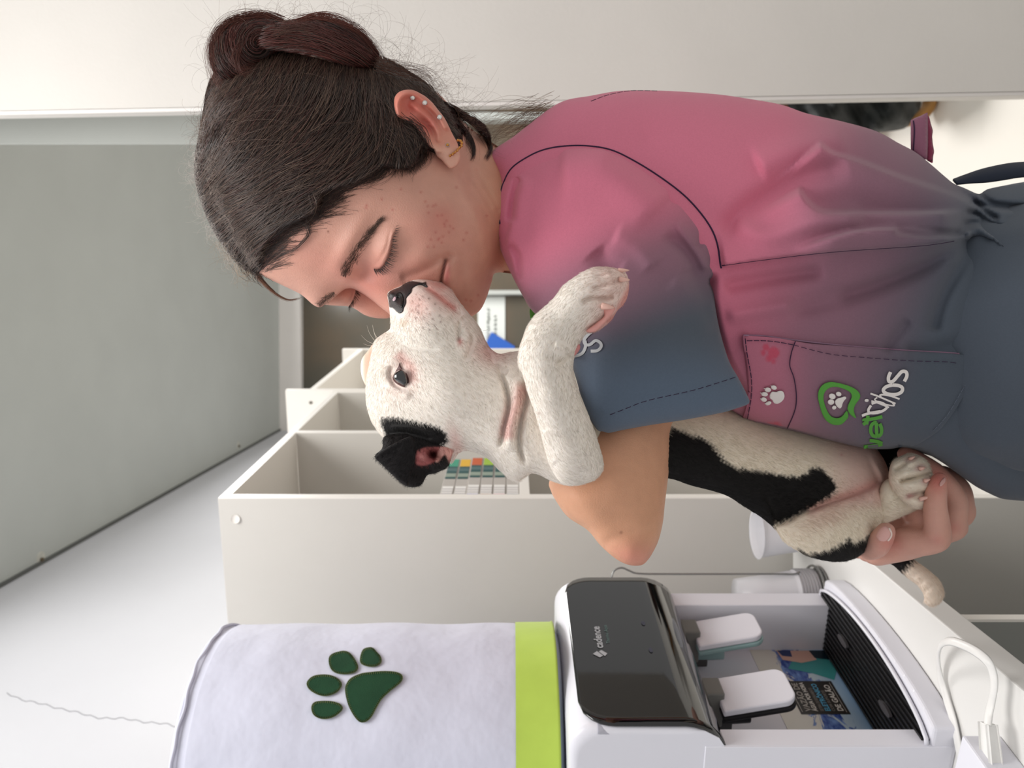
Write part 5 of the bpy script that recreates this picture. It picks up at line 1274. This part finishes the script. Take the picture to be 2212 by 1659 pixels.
# soft hairline: short hairs combed back from the brow and temple
hl = smooth_path([(562, 592), (568, 555), (592, 518), (620, 493), (654, 476), (682, 458), (695, 436), (725, 410), (760, 400), (800, 384), (823, 368), (860, 370), (888, 370), (906, 350), (914, 326)], 6)
q = rng.uniform(0, len(hl)-1.001, 1500); a_ = hl[q.astype(int)]; tn = hl[q.astype(int)+1]-hl[q.astype(int)]; tn /= np.linalg.norm(tn, axis=1)[:, None]
sd2 = a_+np.stack([-tn[:, 1], tn[:, 0]], -1)*rng.normal(2, 7, 1500)[:, None]*np.sign(1)
p2_ = flow(sd2, hdir, 9, rng.uniform(5, 9, 1500), lambda x, y: ghf(x, y), rng.uniform(.0003, .0016, 1500), .3)
o = strands('hairline', p2_, .00006, .00012, m_hair, hair, hair_cols(1500)); o['kind'] = 'stuff'
# flyaway hairs round the outline
def fly(n, seg, L, r, colr, out=(0, -1), curl=.10, Y=.63, sd_out=.5):
    seg = smooth_path(seg, 6); pth = np.zeros((n, 12, 3)); q = rng.uniform(0, len(seg)-1.001, n)
    a = seg[q.astype(int)]+(seg[q.astype(int)+1]-seg[q.astype(int)])*(q % 1)[:, None]
    x, y = a[:, 0]+rng.normal(0, 5, n), a[:, 1]+rng.normal(0, 5, n); ang = math.atan2(out[1], out[0])+rng.normal(0, sd_out, n); cu_ = rng.normal(0, curl, n); LL = rng.uniform(.3, 1, n)*L/11; Y_ = Y+rng.normal(0, .012, n)
    for k in range(12):
        pth[:, k] = PN(x, y, Y_); ang = ang+cu_*(1+.12*k); x = x+np.cos(ang)*LL; y = y+np.sin(ang)*LL
    c = rgba(np.tile(A3(colr), (n, 1))*rng.uniform(.6, 1.5, n)[:, None]); o = strands('flyaway_hairs', pth, r, r*.6, m_hair, hair, c); o['kind'] = 'stuff'
fly(150, [(450, 200), (460, 120), (480, 60), (550, 34), (640, 34), (740, 44), (800, 80)], 110, .00006, (100, 66, 54), (-.2, -1), .22, .64, .9)
fly(90, [(800, 90), (850, 135), (900, 160), (940, 190)], 150, .00006, (100, 70, 56), (.7, -.8), .18, .64, .7)
fly(110, [(900, 170), (950, 200), (1000, 240), (1020, 290)], 120, .00006, (110, 80, 62), (1, -.1), .18, .63, .6)
fly(420, [(435, 270), (422, 350), (424, 400), (442, 460), (472, 520), (512, 570)], 46, .00008, (196, 188, 180), (-1, .3), .3, .64, .8)  # these and the next two: pale colour paints light caught on crown frizz
fly(260, [(450, 330), (455, 400), (480, 460), (520, 520), (545, 570)], 50, .00008, (150, 136, 126), (.2, -1), .3, .612, 1.2)
fly(140, [(470, 520), (510, 570), (545, 592)], 60, .00008, (170, 150, 130), (-.3, 1), .25, .65, .6)
fly(60, [(438, 240), (430, 300)], 60, .00006, (110, 84, 70), (-1, -.3), .25, .64, .7)

# stray lighter hairs lying over the combed hair
s0 = hr.scatter(900); p3_ = flow(np.stack([s0[0], s0[1]], -1), hdir, 12, rng.uniform(6, 12, 900), ghf, rng.uniform(.003, .007, 900), .35, rng.normal(0, .05, 900)); p3_ = clipin(p3_, hr.poly, 2)
o = strands('stray_hairs', p3_, .00009, .00005, m_hair, hair, rgba(np.tile(A3((98, 76, 64)), (900, 1))*rng.uniform(.5, 1.4, 900)[:, None])); o['kind'] = 'stuff'
# ---------------------------------------------------------------- PUPPY
WHT, PNK, BLK = A3((246, 238, 228)), A3((232, 190, 180)), A3((22, 20, 20))
nose_poly = smooth_path(cm([(298, 385), (360, 340), (440, 310), (480, 275), (560, 245), (605, 252), (640, 258), (690, 262), (730, 255), (728, 278), (748, 312), (725, 312), (690, 290), (650, 284), (610, 298), (570, 325), (562, 365), (530, 400), (500, 440), (502, 485), (475, 545), (465, 585), (430, 607), (395, 582), (350, 540), (318, 540), (308, 470)]), 3, True)
patch = smooth_path(cb4([(180, 178), (260, 166), (400, 186), (480, 205), (560, 222), (640, 240), (700, 268), (750, 310), (762, 345), (750, 395), (700, 430), (640, 450), (560, 460), (400, 470), (260, 420), (212, 350), (200, 300), (178, 225)]), 3, True)
wh_sp = cm([(640, 590), (610, 660), (700, 650), (735, 715), (770, 615), (800, 670), (830, 740), (880, 632), (690, 765), (765, 790), (850, 785), (890, 705), (655, 455), (690, 420), (735, 555), (830, 500), (640, 520), (760, 440)])
def pup_col(x, y):
    c = np.tile(WHT, (len(x), 1))
    c = mixc(c, PNK, .85*G(x, y, 900, 655, 42, 32, 30)); c = mixc(c, PNK, .7*G(x, y, 955, 640, 50, 26, 40))
    c = mixc(c, A3((206, 120, 110)), .75*crease(x, y, cm([(700, 295), (800, 360), (900, 440), (1000, 520), (1080, 570)]), 7, 1))
    c = mixc(c, A3((226, 150, 140)), .7*G(x, y, 945, 615, 26, 10, 15))
    c = mixc(c, PNK, .8*crease(x, y, cm([(400, 1030), (470, 1120), (560, 1230), (560, 1400)]), 12, 1)); c = mixc(c, PNK, .5*G(x, y, 866, 817, 34, 36))
    c = mixc(c, A3((216, 168, 160)), .8*crease(x, y, c2([(1290, 800), (1250, 950), (1200, 1080), (1190, 1180)]), 16, 1))
    c = mixc(c, A3((190, 120, 112)), .9*G(x, y, *cm([(1105, 920)])[0], 6, 8))
    c = mixc(c, A3((224, 170, 164)), .6*G(x, y, 1060, 758, 40, 30)); c = mixc(c, A3((226, 176, 168)), .6*G(x, y, 985, 960, 14, 40, -15))
    for sx, sy in wh_sp: c = mixc(c, A3((120, 84, 76)), .75*G(x, y, sx, sy, 2.4, 2.4))
    c = mixc(c, A3((204, 176, 140)), .5*G(x, y, *cm([(480, 710)])[0], 10, 8)); c = mixc(c, A3((170, 160, 140)), .4*G(x, y, *cm([(260, 1270)])[0], 9, 12))
    c = mixc(c, BLK, sst(sdf(x, y, nose_poly), -1.2, 1.2)); n_ = 2.5*np.sin(x*1.3+y*.7)+2*np.sin(x*.6-y*1.1)
    c = mixc(c, BLK, sst(sdf(x, y, patch)+n_, -2, 3)); return rgba(c)
def ph_det(x, y):
    d = .0035*G(x, y, 925, 690, 50, 42, 35)+.003*G(x, y, 940, 660, 50, 22, 40)
    d += crease(x, y, cm([(640, 270), (700, 300), (800, 365), (900, 445), (1000, 520), (1080, 565), (1130, 640)]), 4.5, -.0022, .1)
    d -= .0042*G(x, y, 866, 815, 22, 26); d += .0052*G(x, y, 866, 817, 14, 17)
    d += crease(x, y, cm([(300, 1150), (260, 1280), (330, 1420), (450, 1500), (560, 1540)]), 9, .0018)
    d += crease(x, y, cm([(345, 1180), (320, 1300), (370, 1400), (480, 1450)]), 4, -.0012)
    d += crease(x, y, cm([(1090, 690), (1092, 800), (1090, 930)]), 4, -.0030)+crease(x, y, cm([(1180, 740), (1240, 860), (1235, 980), (1160, 1150)]), 5, -.0020)
    d += crease(x, y, cm([(1110, 650), (1220, 700), (1300, 820), (1390, 980)]), 5, -.0014)+crease(x, y, cm([(1150, 760), (1200, 850), (1180, 930)]), 7, .0022)
    d += .0025*G(x, y, 1000, 735, 14, 26)
    d += crease(x, y, cm([(430, 900), (520, 960), (640, 990), (900, 1000)]), 6, -.0007)+.003*G(x, y, 960, 850, 60, 60)
    d += crease(x, y, c2([(1120, 700), (1180, 850), (1195, 970), (1165, 1120), (1140, 1230)]), 6, -.0040)
    d += crease(x, y, c2([(1290, 780), (1310, 900), (1280, 1030), (1262, 1150), (1270, 1240), (1300, 1330)]), 6, -.0050)
    d += crease(x, y, c2([(1250, 780), (1245, 950), (1210, 1100), (1200, 1250)]), 9, .0030)
    d += crease(x, y, c2([(1060, 580), (1110, 700), (1200, 760)]), 8, -.0025)
    d -= .0022*G(x, y, *cm([(435, 430)])[0], 9, 11)
    d += .002*crease(x, y, cm([(360, 360), (300, 420), (310, 520), (360, 590)]), 5, 1)
    # forehead stop and skull
    d -= .002*G(x, y, 850, 720, 22, 30, 0); d += .0025*G(x, y, 845, 770, 24, 20)
    d += crease(x, y, cb4([(230, 300), (420, 305), (640, 360)]), 3, -.0016)+crease(x, y, cb4([(240, 250), (450, 260), (700, 330)]), 3, .0012)
    return d*1.7
ph_out = [(837, 634), (849, 625), (865, 617), (876, 609), (890, 602), (904, 598), (925, 600), (946, 606), (960, 613), (974, 624), (988, 645), (1009, 673), (1022, 688), (1036, 708), (1050, 738), (1062, 755), (1078, 764), (1100, 761), (1125, 758), (1160, 760), (1200, 790), (1230, 840), (1270, 900), (1290, 960), (1290, 1010), (1262, 1040), (1230, 1048), (1204, 1043), (1182, 1034), (1165, 1026), (1148, 1023), (1135, 1031), (1119, 1040), (1108, 1038), (1096, 1031), (1084, 1020), (1071, 1008), (1060, 996), (1047, 986), (1027, 978), (1005, 974), (990, 980), (977, 998), (955, 1000), (930, 990), (890, 980), (850, 960), (832, 948), (815, 930), (799, 900), (791, 865), (791, 825), (797, 790), (803, 762), (806, 744), (815, 730), (834, 717), (843, 708), (843, 685), (840, 659)]
ph = Relief(ph_out, [(850, 650, .603), (900, 850, .600), (1100, 900, .590), (1250, 1000, .575), (1000, 700, .605)], .85, .85, 3.4, detail=ph_det, color=pup_col)
# far ear, just a rim behind the skull
fe = Relief([(808, 745), (795, 758), (782, 775), (779, 795), (782, 815), (790, 832), (800, 835), (815, 800)], [(795, 790, .632)], .5, .5, 3, color=lambda x, y: rgba(mixc(np.tile(A3((244, 206, 184)), (len(x), 1)), WHT, sst(-x, -790, -780))))
fl_out = [(1119, 771), (1124, 745), (1131, 727), (1138, 708), (1147, 692), (1158, 679), (1169, 669), (1184, 656), (1197, 643), (1207, 630), (1218, 616), (1235, 603), (1253, 591), (1270, 582), (1285, 577), (1310, 577), (1334, 580), (1348, 585), (1356, 598), (1359, 620), (1354, 645), (1345, 660), (1333, 672), (1322, 690), (1305, 706), (1288, 716), (1270, 720), (1258, 732), (1250, 748), (1243, 765), (1238, 785), (1240, 808), (1246, 830), (1255, 856), (1268, 888), (1282, 925), (1292, 955), (1302, 990), (1303, 1012), (1292, 1030), (1274, 1041), (1240, 1049), (1210, 1040), (1190, 1010), (1178, 975), (1168, 935), (1155, 890), (1141, 850), (1130, 812), (1121, 790)]
def leg_col(x, y):
    c = np.tile(WHT, (len(x), 1)); c = mixc(c, PNK, .55*sst(x, 1230, 1330)*(1-sst(y, 700, 800)))
    c = mixc(c, A3((226, 150, 140)), .8*sst(x+.5*(y-640), 1336, 1352)*(y < 730)); c = mixc(c, A3((222, 150, 142)), .8*crease(x, y, [(1268, 716), (1300, 700), (1328, 678)], 9, 1))
    c = mixc(c, A3((150, 110, 90)), .7*G(x, y, *c2([(1385, 1010)])[0], 5, 2.5)); return rgba(c)
def leg_det(x, y):
    d = .003*G(x, y, 1250, 990, 40, 50)-.0022*G(x, y, 1215, 790, 12, 20)
    d += crease(x, y, c2([(1640, 330), (1700, 300), (1790, 300), (1850, 290)]), 5, -.003)+crease(x, y, c2([(1720, 170), (1800, 150), (1880, 130)]), 4, -.0015)
    d += crease(x, y, c2([(1700, 245), (1800, 215), (1890, 190)]), 5, -.0018)+.003*G(x, y, 1318, 592, 18, 9, 10)+.003*G(x, y, 1325, 622, 20, 9, 10)+.003*G(x, y, 1318, 655, 20, 9, -20)
    d += crease(x, y, c2([(1480, 700), (1520, 690), (1580, 640)]), 6, -.0035)+crease(x, y, c2([(1580, 640), (1540, 600), (1480, 580)]), 7, .0025)
    d += crease(x, y, c2([(1400, 1100), (1420, 1250), (1480, 1330)]), 14, .0015)
    return d*1.4
fleg = Relief(fl_out, [(1330, 620, .528), (1200, 680, .526), (1190, 850, .520), (1250, 1020, .545)], .95, .9, 3.2, detail=leg_det, color=leg_col)
# trunk, passing behind her arm, and hind quarters
bp1 = smooth_path(c5([(100, 590), (220, 608), (320, 640), (370, 690), (440, 770), (520, 800), (600, 808), (680, 824), (800, 840), (880, 818), (905, 786), (960, 808), (1020, 858), (1034, 905), (1000, 950), (900, 1010), (820, 1058), (740, 1092), (692, 1108), (700, 1150), (740, 1210), (560, 1120), (300, 1000), (60, 900)]), 3, True)
bp2 = smooth_path(c5([(820, 1240), (880, 1262), (950, 1258), (1050, 1222), (1110, 1182), (1130, 1205), (1200, 1180), (1260, 1140), (1320, 1180), (1250, 1340), (900, 1360)]), 3, True)
def trk_col(x, y):
    c = np.tile(A3((242, 230, 210)), (len(x), 1)); c = mixc(c, A3((226, 188, 178)), .85*sst(x-.15*(y-950), 1740, 1850)*(1-sst(y-.0*x, 1075, 1110)))
    c = mixc(c, A3((216, 150, 142)), .7*crease(x, y, c5([(850, 1040), (1000, 980), (1150, 930), (1300, 860)]), 14, 1)); c = mixc(c, A3((228, 190, 176)), .5*G(x, y, *c5([(1000, 1050)])[0], 70, 26, -20))
    c = mixc(c, A3((200, 130, 130)), .6*G(x, y, *c5([(1065, 720)])[0], 3, 3)); n_ = 3*np.sin(x*.5+y*.7)+2*np.sin(x*1.1-y*.6)
    c = mixc(c, BLK, sst(sdf(x, y, bp1)+n_, -3, 3)); c = mixc(c, BLK, sst(sdf(x, y, bp2)+n_, -3, 3)); return rgba(c)
tr_out = [(1250, 840), (1450, 880), (1560, 880), (1620, 890), (1680, 905), (1760, 925), (1850, 948), (1885, 962), (1905, 985), (1917, 1010), (1919, 1030), (1912, 1046), (1905, 1060), (1920, 1085), (1918, 1110), (1905, 1130), (1890, 1155), (1874, 1185), (1858, 1200), (1842, 1208), (1823, 1213), (1795, 1213), (1768, 1208), (1742, 1200), (1721, 1188), (1704, 1178), (1690, 1166), (1680, 1150), (1666, 1135), (1650, 1122), (1635, 1111), (1604, 1092), (1572, 1072), (1537, 1060), (1494, 1049), (1443, 1033), (1380, 1030), (1300, 1000), (1240, 930)]
def trk_det(x, y):
    d = step(x, y, c5([(700, 1120), (780, 1085), (850, 1045), (1000, 985), (1150, 932), (1300, 865)]), 7, -.010, .05, 60)
    d += crease(x, y, c5([(850, 1040), (1000, 985), (1150, 935), (1280, 880)]), 6, -.006)+crease(x, y, c5([(1000, 1000), (1100, 990), (1200, 930)]), 5, -.002)
    d += .010*G(x, y, *c5([(1000, 1150)])[0], 90, 50, -10)+.007*G(x, y, *c5([(900, 760)])[0], 140, 50, 10)
    d += crease(x, y, c5([(1220, 990), (1210, 940), (1240, 920)]), 6, -.003); return d
trk = Relief(tr_out, [(1250, 900, .600), (1450, 950, .655), (1700, 1050, .712), (1900, 1080, .722), (1650, 920, .722)], .62, .8, 4.6, detail=trk_det, color=trk_col)
# black body filling the gap behind the foot; hind leg with foot
ft = Relief([(1870, 950), (1950, 950), (1985, 985), (1970, 1080), (1960, 1130), (1930, 1160), (1890, 1120), (1880, 1040)], [(1920, 1040, .765)], .4, .6, 6, color=lambda x, y: rgba(np.tile(BLK, (len(x), 1))))
shank = Relief(c5([(1280, 900), (1330, 850), (1400, 860), (1480, 940), (1500, 1000), (1470, 1030), (1400, 1060), (1330, 1090), (1290, 1095), (1260, 1020)]), [(1940, 1085, .712)], .7, .7, 4, color=lambda x, y: rgba(np.tile(A3((238, 226, 206)), (len(x), 1))))
foot_out = ch_([(520, 190), (460, 220), (430, 265), (415, 330), (412, 400), (430, 470), (470, 530), (520, 580), (570, 625), (640, 655), (690, 662), (740, 640), (770, 600), (790, 560), (785, 520), (810, 480), (822, 420), (812, 370), (800, 330), (775, 260), (735, 215), (690, 185), (640, 165), (580, 165)])
def foot_det(x, y):
    d = crease(x, y, ch_([(500, 420), (560, 400), (650, 375), (740, 355), (800, 350)]), 4, -.005)
    d += crease(x, y, ch_([(460, 310), (520, 280), (570, 250)]), 4, -.002)+crease(x, y, ch_([(560, 540), (620, 530), (700, 515), (780, 520)]), 5, -.003)
    d += crease(x, y, ch_([(580, 300), (680, 250), (720, 230)]), 5, -.0015)
    d += .003*G(x, y, *ch_([(640, 260)])[0], 30, 9, -20)+.004*G(x, y, *ch_([(660, 450)])[0], 36, 12, -8)+.0035*G(x, y, *ch_([(660, 600)])[0], 30, 9, 0)+.003*G(x, y, *ch_([(600, 340)])[0], 34, 9, -12); return d*1.5
def foot_col(x, y):
    c = np.tile(A3((246, 234, 216)), (len(x), 1))
    for q in ch_([(600, 215), (690, 290), (745, 410), (600, 545), (720, 560)]): c = mixc(c, A3((196, 140, 142)), .8*G(x, y, q[0], q[1], 11, 6, -20))
    return rgba(c)
foot = Relief(foot_out, [(1967, 1040, .703)], .7, .6, 3, detail=foot_det, color=foot_col)
tail_out = c5([(1250, 1250), (1330, 1240), (1395, 1255), (1440, 1280), (1480, 1308), (1525, 1340), (1565, 1372), (1600, 1405), (1622, 1442), (1632, 1480), (1622, 1520), (1600, 1545), (1570, 1557), (1540, 1552), (1520, 1530), (1522, 1505), (1505, 1465), (1475, 1432), (1430, 1400), (1395, 1370), (1350, 1330), (1290, 1295)])
def tail_col(x, y):
    t = (x-1930)*.75+(y-1185)*.66; n_ = 5*np.sin(x*.9-y*.8)+3*np.sin(x*.4-y*.6)
    return rgba(mixc(np.tile(BLK, (len(x), 1)), A3((240, 222, 204)), sst(t+n_, 44, 58)))
tail = Relief(tail_out, [(1960, 1220, .760)], .9, .9, 3.6, color=tail_col, detail=lambda x, y: .0004*np.sin(x/5.1+y/4.2))
# near ear
def nearear_col(x, y): 
    c = np.tile(A3((30, 26, 26)), (len(x), 1)); c = mixc(c, mixc(A3((176, 100, 98)), A3((80, 34, 36)), G(x, y, *cb4([(630, 500)])[0], 16, 12, -15)), sst(sdf(x, y, smooth_path(cb4([(490, 470), (560, 435), (640, 430), (720, 430), (760, 450), (720, 520), (640, 570), (560, 600), (490, 590), (480, 540)]), 3, True)), -2, 4))  # cavity centre coloured darker to paint in its shade
    c = mixc(c, A3((226, 170, 160)), sst(sdf(x, y, smooth_path(cb4([(690, 450), (760, 370), (810, 400), (820, 480), (780, 560), (740, 500), (690, 560), (660, 560)]), 3, True)), -2, 3))
    c = mixc(c, A3((206, 140, 136)), .9*G(x, y, *cb4([(540, 520)])[0], 9, 7, 30)); return rgba(c)
er_out = cb4([(205, 340), (188, 440), (125, 515), (200, 600), (300, 700), (360, 755), (415, 782), (465, 788), (525, 772), (560, 720), (590, 680), (650, 665), (710, 640), (765, 605), (785, 565), (800, 520), (815, 450), (800, 390), (740, 350), (640, 330), (500, 310), (350, 310)])
def er_det(x, y):
    d = -.009*G(x, y, *cb4([(640, 500)])[0], 14, 10, -15)+.003*crease(x, y, cb4([(560, 470), (600, 530), (680, 560)]), 3, 1)-.003*crease(x, y, cb4([(600, 450), (640, 510), (710, 530)]), 3, 1)-.005*G(x, y, *cb4([(520, 620)])[0], 20, 22, 50)
    d += .003*crease(x, y, cb4([(620, 640), (720, 600), (770, 560)]), 8, 1)+crease(x, y, cb4([(600, 590), (700, 570), (750, 520)]), 5, .003)
    d += .0025*G(x, y, *cb4([(540, 520)])[0], 10, 7, 30)+crease(x, y, cb4([(650, 470), (640, 560)]), 3, -.003); return d
er = Relief(er_out, [(880, 980, .568)], .55, .6, 2.8, detail=er_det, color=nearear_col)
flap_out = cb4([(122, 518), (190, 460), (290, 400), (370, 360), (440, 338), (465, 365), (478, 420), (484, 480), (472, 560), (450, 620), (432, 680), (420, 740), (418, 775), (380, 752), (300, 700), (200, 600)])
flap = Relief(flap_out, [(860, 990, .549)], .30, .25, 2.8, color=lambda x, y: rgba(np.tile(A3((28, 25, 26)), (len(x), 1))), detail=lambda x, y: .0015*crease(x, y, cb4([(130, 515), (300, 405), (440, 345)]), 5, 1))
m_pup = mat('puppy_skin', S(236, 224, 212), .75, .25, attr=True, sss=.05, bump=.35, bscale=1300, bdist=.0006, var=.05, vscale=160)
pb = reliefs_obj('body', [ph, fe, fleg, trk, ft, shank, foot, tail], m_pup, puppy)
pe = reliefs_obj('ear', [er, flap], m_pup, puppy); pe['label'] = 'black folded ear with pink inside'
# eye, nostril
m_eye = mat('eye', S(10, 10, 12), .03, .8, coat=1)
phs = surf_of(ph); Ye = phs(868, 818)
ey = cm([(398, 1255), (440, 1232), (480, 1245), (510, 1290), (532, 1345), (530, 1385), (490, 1422), (440, 1400), (390, 1365), (362, 1325), (372, 1280)])
eye = Relief(ey, [(866, 817, Ye+.0005)], .8, .5, 2, color=None); reliefs_obj('eye', [eye], m_eye, puppy)
drape('eyelid', [cm([(398, 1258), (362, 1322), (388, 1368), (440, 1404), (490, 1424), (484, 1436), (430, 1414), (376, 1378), (350, 1326), (382, 1262), (420, 1190), (428, 1150), (436, 1190), (470, 1240), (512, 1280), (536, 1345), (534, 1388), (526, 1390), (528, 1345), (504, 1290), (478, 1246), (440, 1234)])], phs, .0008, mat('eyelid', S(96, 62, 60), .5), puppy, 2.4, .0004, cr=2)
m_nose = mat('nose_leather', S(40, 38, 40), .35, .5, bump=.6, bscale=1600, bdist=.0005)
drape('nose', [nose_poly[::2]], phs, .0003, m_nose, puppy, 2.6, .0005, cr=2)
drape('nostril', [cm([(385, 400), (410, 375), (440, 370), (462, 395), (474, 440), (470, 500), (455, 545), (438, 520), (440, 460), (420, 420), (395, 430)])], phs, .0012, mat('nostril', S(4, 4, 4), .5), puppy, 2, .0002)
drape('nose_spot', [cm([(372, 420), (392, 425), (388, 455), (365, 470), (352, 455)])], phs, .0012, mat('nose_pink', S(196, 168, 176), .4), puppy, 2, .0002)
# claws
m_claw = mat('claw', S(232, 186, 172), .3)
fls = surf_of(fleg); fts = surf_of(foot)
def claw(a, b, w, sf_, nm='claw', par=puppy, lift=.002):
    Y = sf_(*a) or .53; n = 6; pts = [P(a[0]+(b[0]-a[0])*k/(n-1), a[1]+(b[1]-a[1])*k/(n-1), Y-.0005-lift*math.sin(math.pi*.8*k/(n-1))) for k in range(n)]
    sweep(nm, pts, [w*(1-.75*(k/(n-1))**1.5) for k in range(n)], m_claw, par, 8)
claw((1336, 584), (1359, 584), .0016, fls, lift=.001); claw((1338, 603), (1360, 605), .0019, fls, lift=.001); claw((1300, 661), (1326, 665), .0024, fls, lift=.0012)
claw(ch_([(690, 575)])[0], ch_([(800, 548)])[0], .0020, fts); claw(ch_([(735, 410)])[0], ch_([(785, 395)])[0], .0020, fts); claw(ch_([(690, 300)])[0], ch_([(740, 290)])[0], .0020, fts); claw(ch_([(600, 215)])[0], ch_([(650, 190)])[0], .0018, fts)
# paw pads seen at the edge of the front paw
pad = Relief(c2([(1760, 340), (1800, 330), (1850, 352), (1852, 378), (1800, 440), (1740, 500), (1690, 508), (1680, 495), (1740, 450), (1790, 400)]), [(1300, 700, .512)], .8, .8, 2.4, color=lambda x, y: rgba(np.tile(A3((232, 168, 160)), (len(x), 1))))
pd2 = Relief(c2([(1575, 600), (1590, 572), (1615, 565), (1640, 590), (1635, 620), (1605, 655), (1585, 650)]), [(1240, 750, .522)], .8, .8, 2.4, color=lambda x, y: rgba(np.tile(A3((206, 140, 138)), (len(x), 1))))
reliefs_obj('paw_pad', [pad], m_pup, puppy)['label'] = 'pink pad'; reliefs_obj('paw_pad', [pd2], m_pup, puppy)['label'] = 'pink pad'
# fur
fg = np.array([(870, 700, .2, 1), (930, 690, .6, .8), (900, 760, .5, .85), (830, 780, -.1, 1), (830, 880, -.1, 1), (900, 880, .6, .8), (960, 830, .7, .7), (980, 930, .6, .8), (1050, 800, .5, .85), (1080, 900, .3, .95), (1130, 960, .4, .9), (1220, 900, .3, .95), (1240, 1010, .5, .5), (1180, 720, -.5, .85), (1150, 790, -.1, 1), (1260, 640, -.6, .8), (1300, 620, -.8, .5), (1500, 960, 1, .3), (1600, 930, 1, .5), (1700, 980, .9, .4), (1700, 1100, .9, -.3), (1800, 1150, .6, .6), (1750, 1160, .7, .6), (1950, 1030, .9, .1), (1980, 1080, .9, .1), (1960, 1220, .75, .65), (2010, 1280, .5, .9), (1880, 1000, .7, .1), (850, 1000, -.7, .5), (940, 1000, .3, .9)])
def fdir(x, y):
    w = 1/((x[:, None]-fg[:, 0])**2+(y[:, None]-fg[:, 1])**2+300)**1.4; w /= w.sum(1)[:, None]; dx, dy = w@fg[:, 2], w@fg[:, 3]; l = np.hypot(dx, dy)+1e-9; return dx/l, dy/l
m_fur = mat('fur', S(238, 230, 220), .6, .3, attr=True, sss=.0)
def nose_mask(x, y): return (1-sst(sdf(x, y, nose_poly), -14, -2))*(1-G(x, y, 866, 817, 24, 28)>.35)
fur([ph, fleg], 46000, .0036, fdir, m_fur, 'fur', pb, .00009, mask=lambda x, y: nose_mask(x, y)*(1-.8*sst(x+.5*(y-640), 1325, 1345)*(y < 730))*(1-.7*G(x, y, 920, 640, 70, 36, 20)))
fur([trk, tail, foot, shank], 30000, .0046, fdir, m_fur, 'fur', pb, .0001, mask=lambda x, y: 1-.93*sst(x-.15*(y-950), 1740, 1850)*(1-sst(y, 1060, 1100))*(x < 1925))
fur([er, flap], 3500, .0035, fdir, m_fur, 'ear_fur', pe, .0001, mask=lambda x, y: 1-.9*G(x, y, *cb4([(620, 520)])[0], 30, 22))
# whiskers
m_wk = mat('whisker', S(240, 232, 220), .4); wk = []
for l, Y in ((cm([(165, 880), (140, 800), (128, 735)]), .605), (cm([(180, 880), (150, 830), (128, 745)]), .604), (cm([(150, 910), (95, 830), (65, 740)]), .606), (cm([(130, 945), (60, 910), (0, 850)]), .606), (cm([(130, 965), (80, 965), (25, 945)]), .606), (cm([(735, 712), (760, 760), (805, 778)]), .556), (cm([(830, 735), (870, 775), (910, 785)]), .556), (cm([(845, 790), (880, 820), (930, 825)]), .556), (cm([(1210, 1255), (1300, 1258), (1380, 1268)]), .55), (cm([(1370, 800), (1400, 795), (1420, 780)]), .60)):
    g = smooth_path(l, 6); wk.append(resample(g, 1e9, False)) if 0 else wk.append((g, Y))
K_ = 13; pth = np.zeros((len(wk), K_, 3))
for i, (g, Y) in enumerate(wk):
    t = np.linspace(0, 1, K_); gt = np.linspace(0, 1, len(g)); pth[i] = PN(np.interp(t, gt, g[:, 0]), np.interp(t, gt, g[:, 1]), np.full(K_, Y)-.004*t)
strands('whiskers', pth, .00014, .00005, m_wk, puppy)['kind'] = 'stuff'
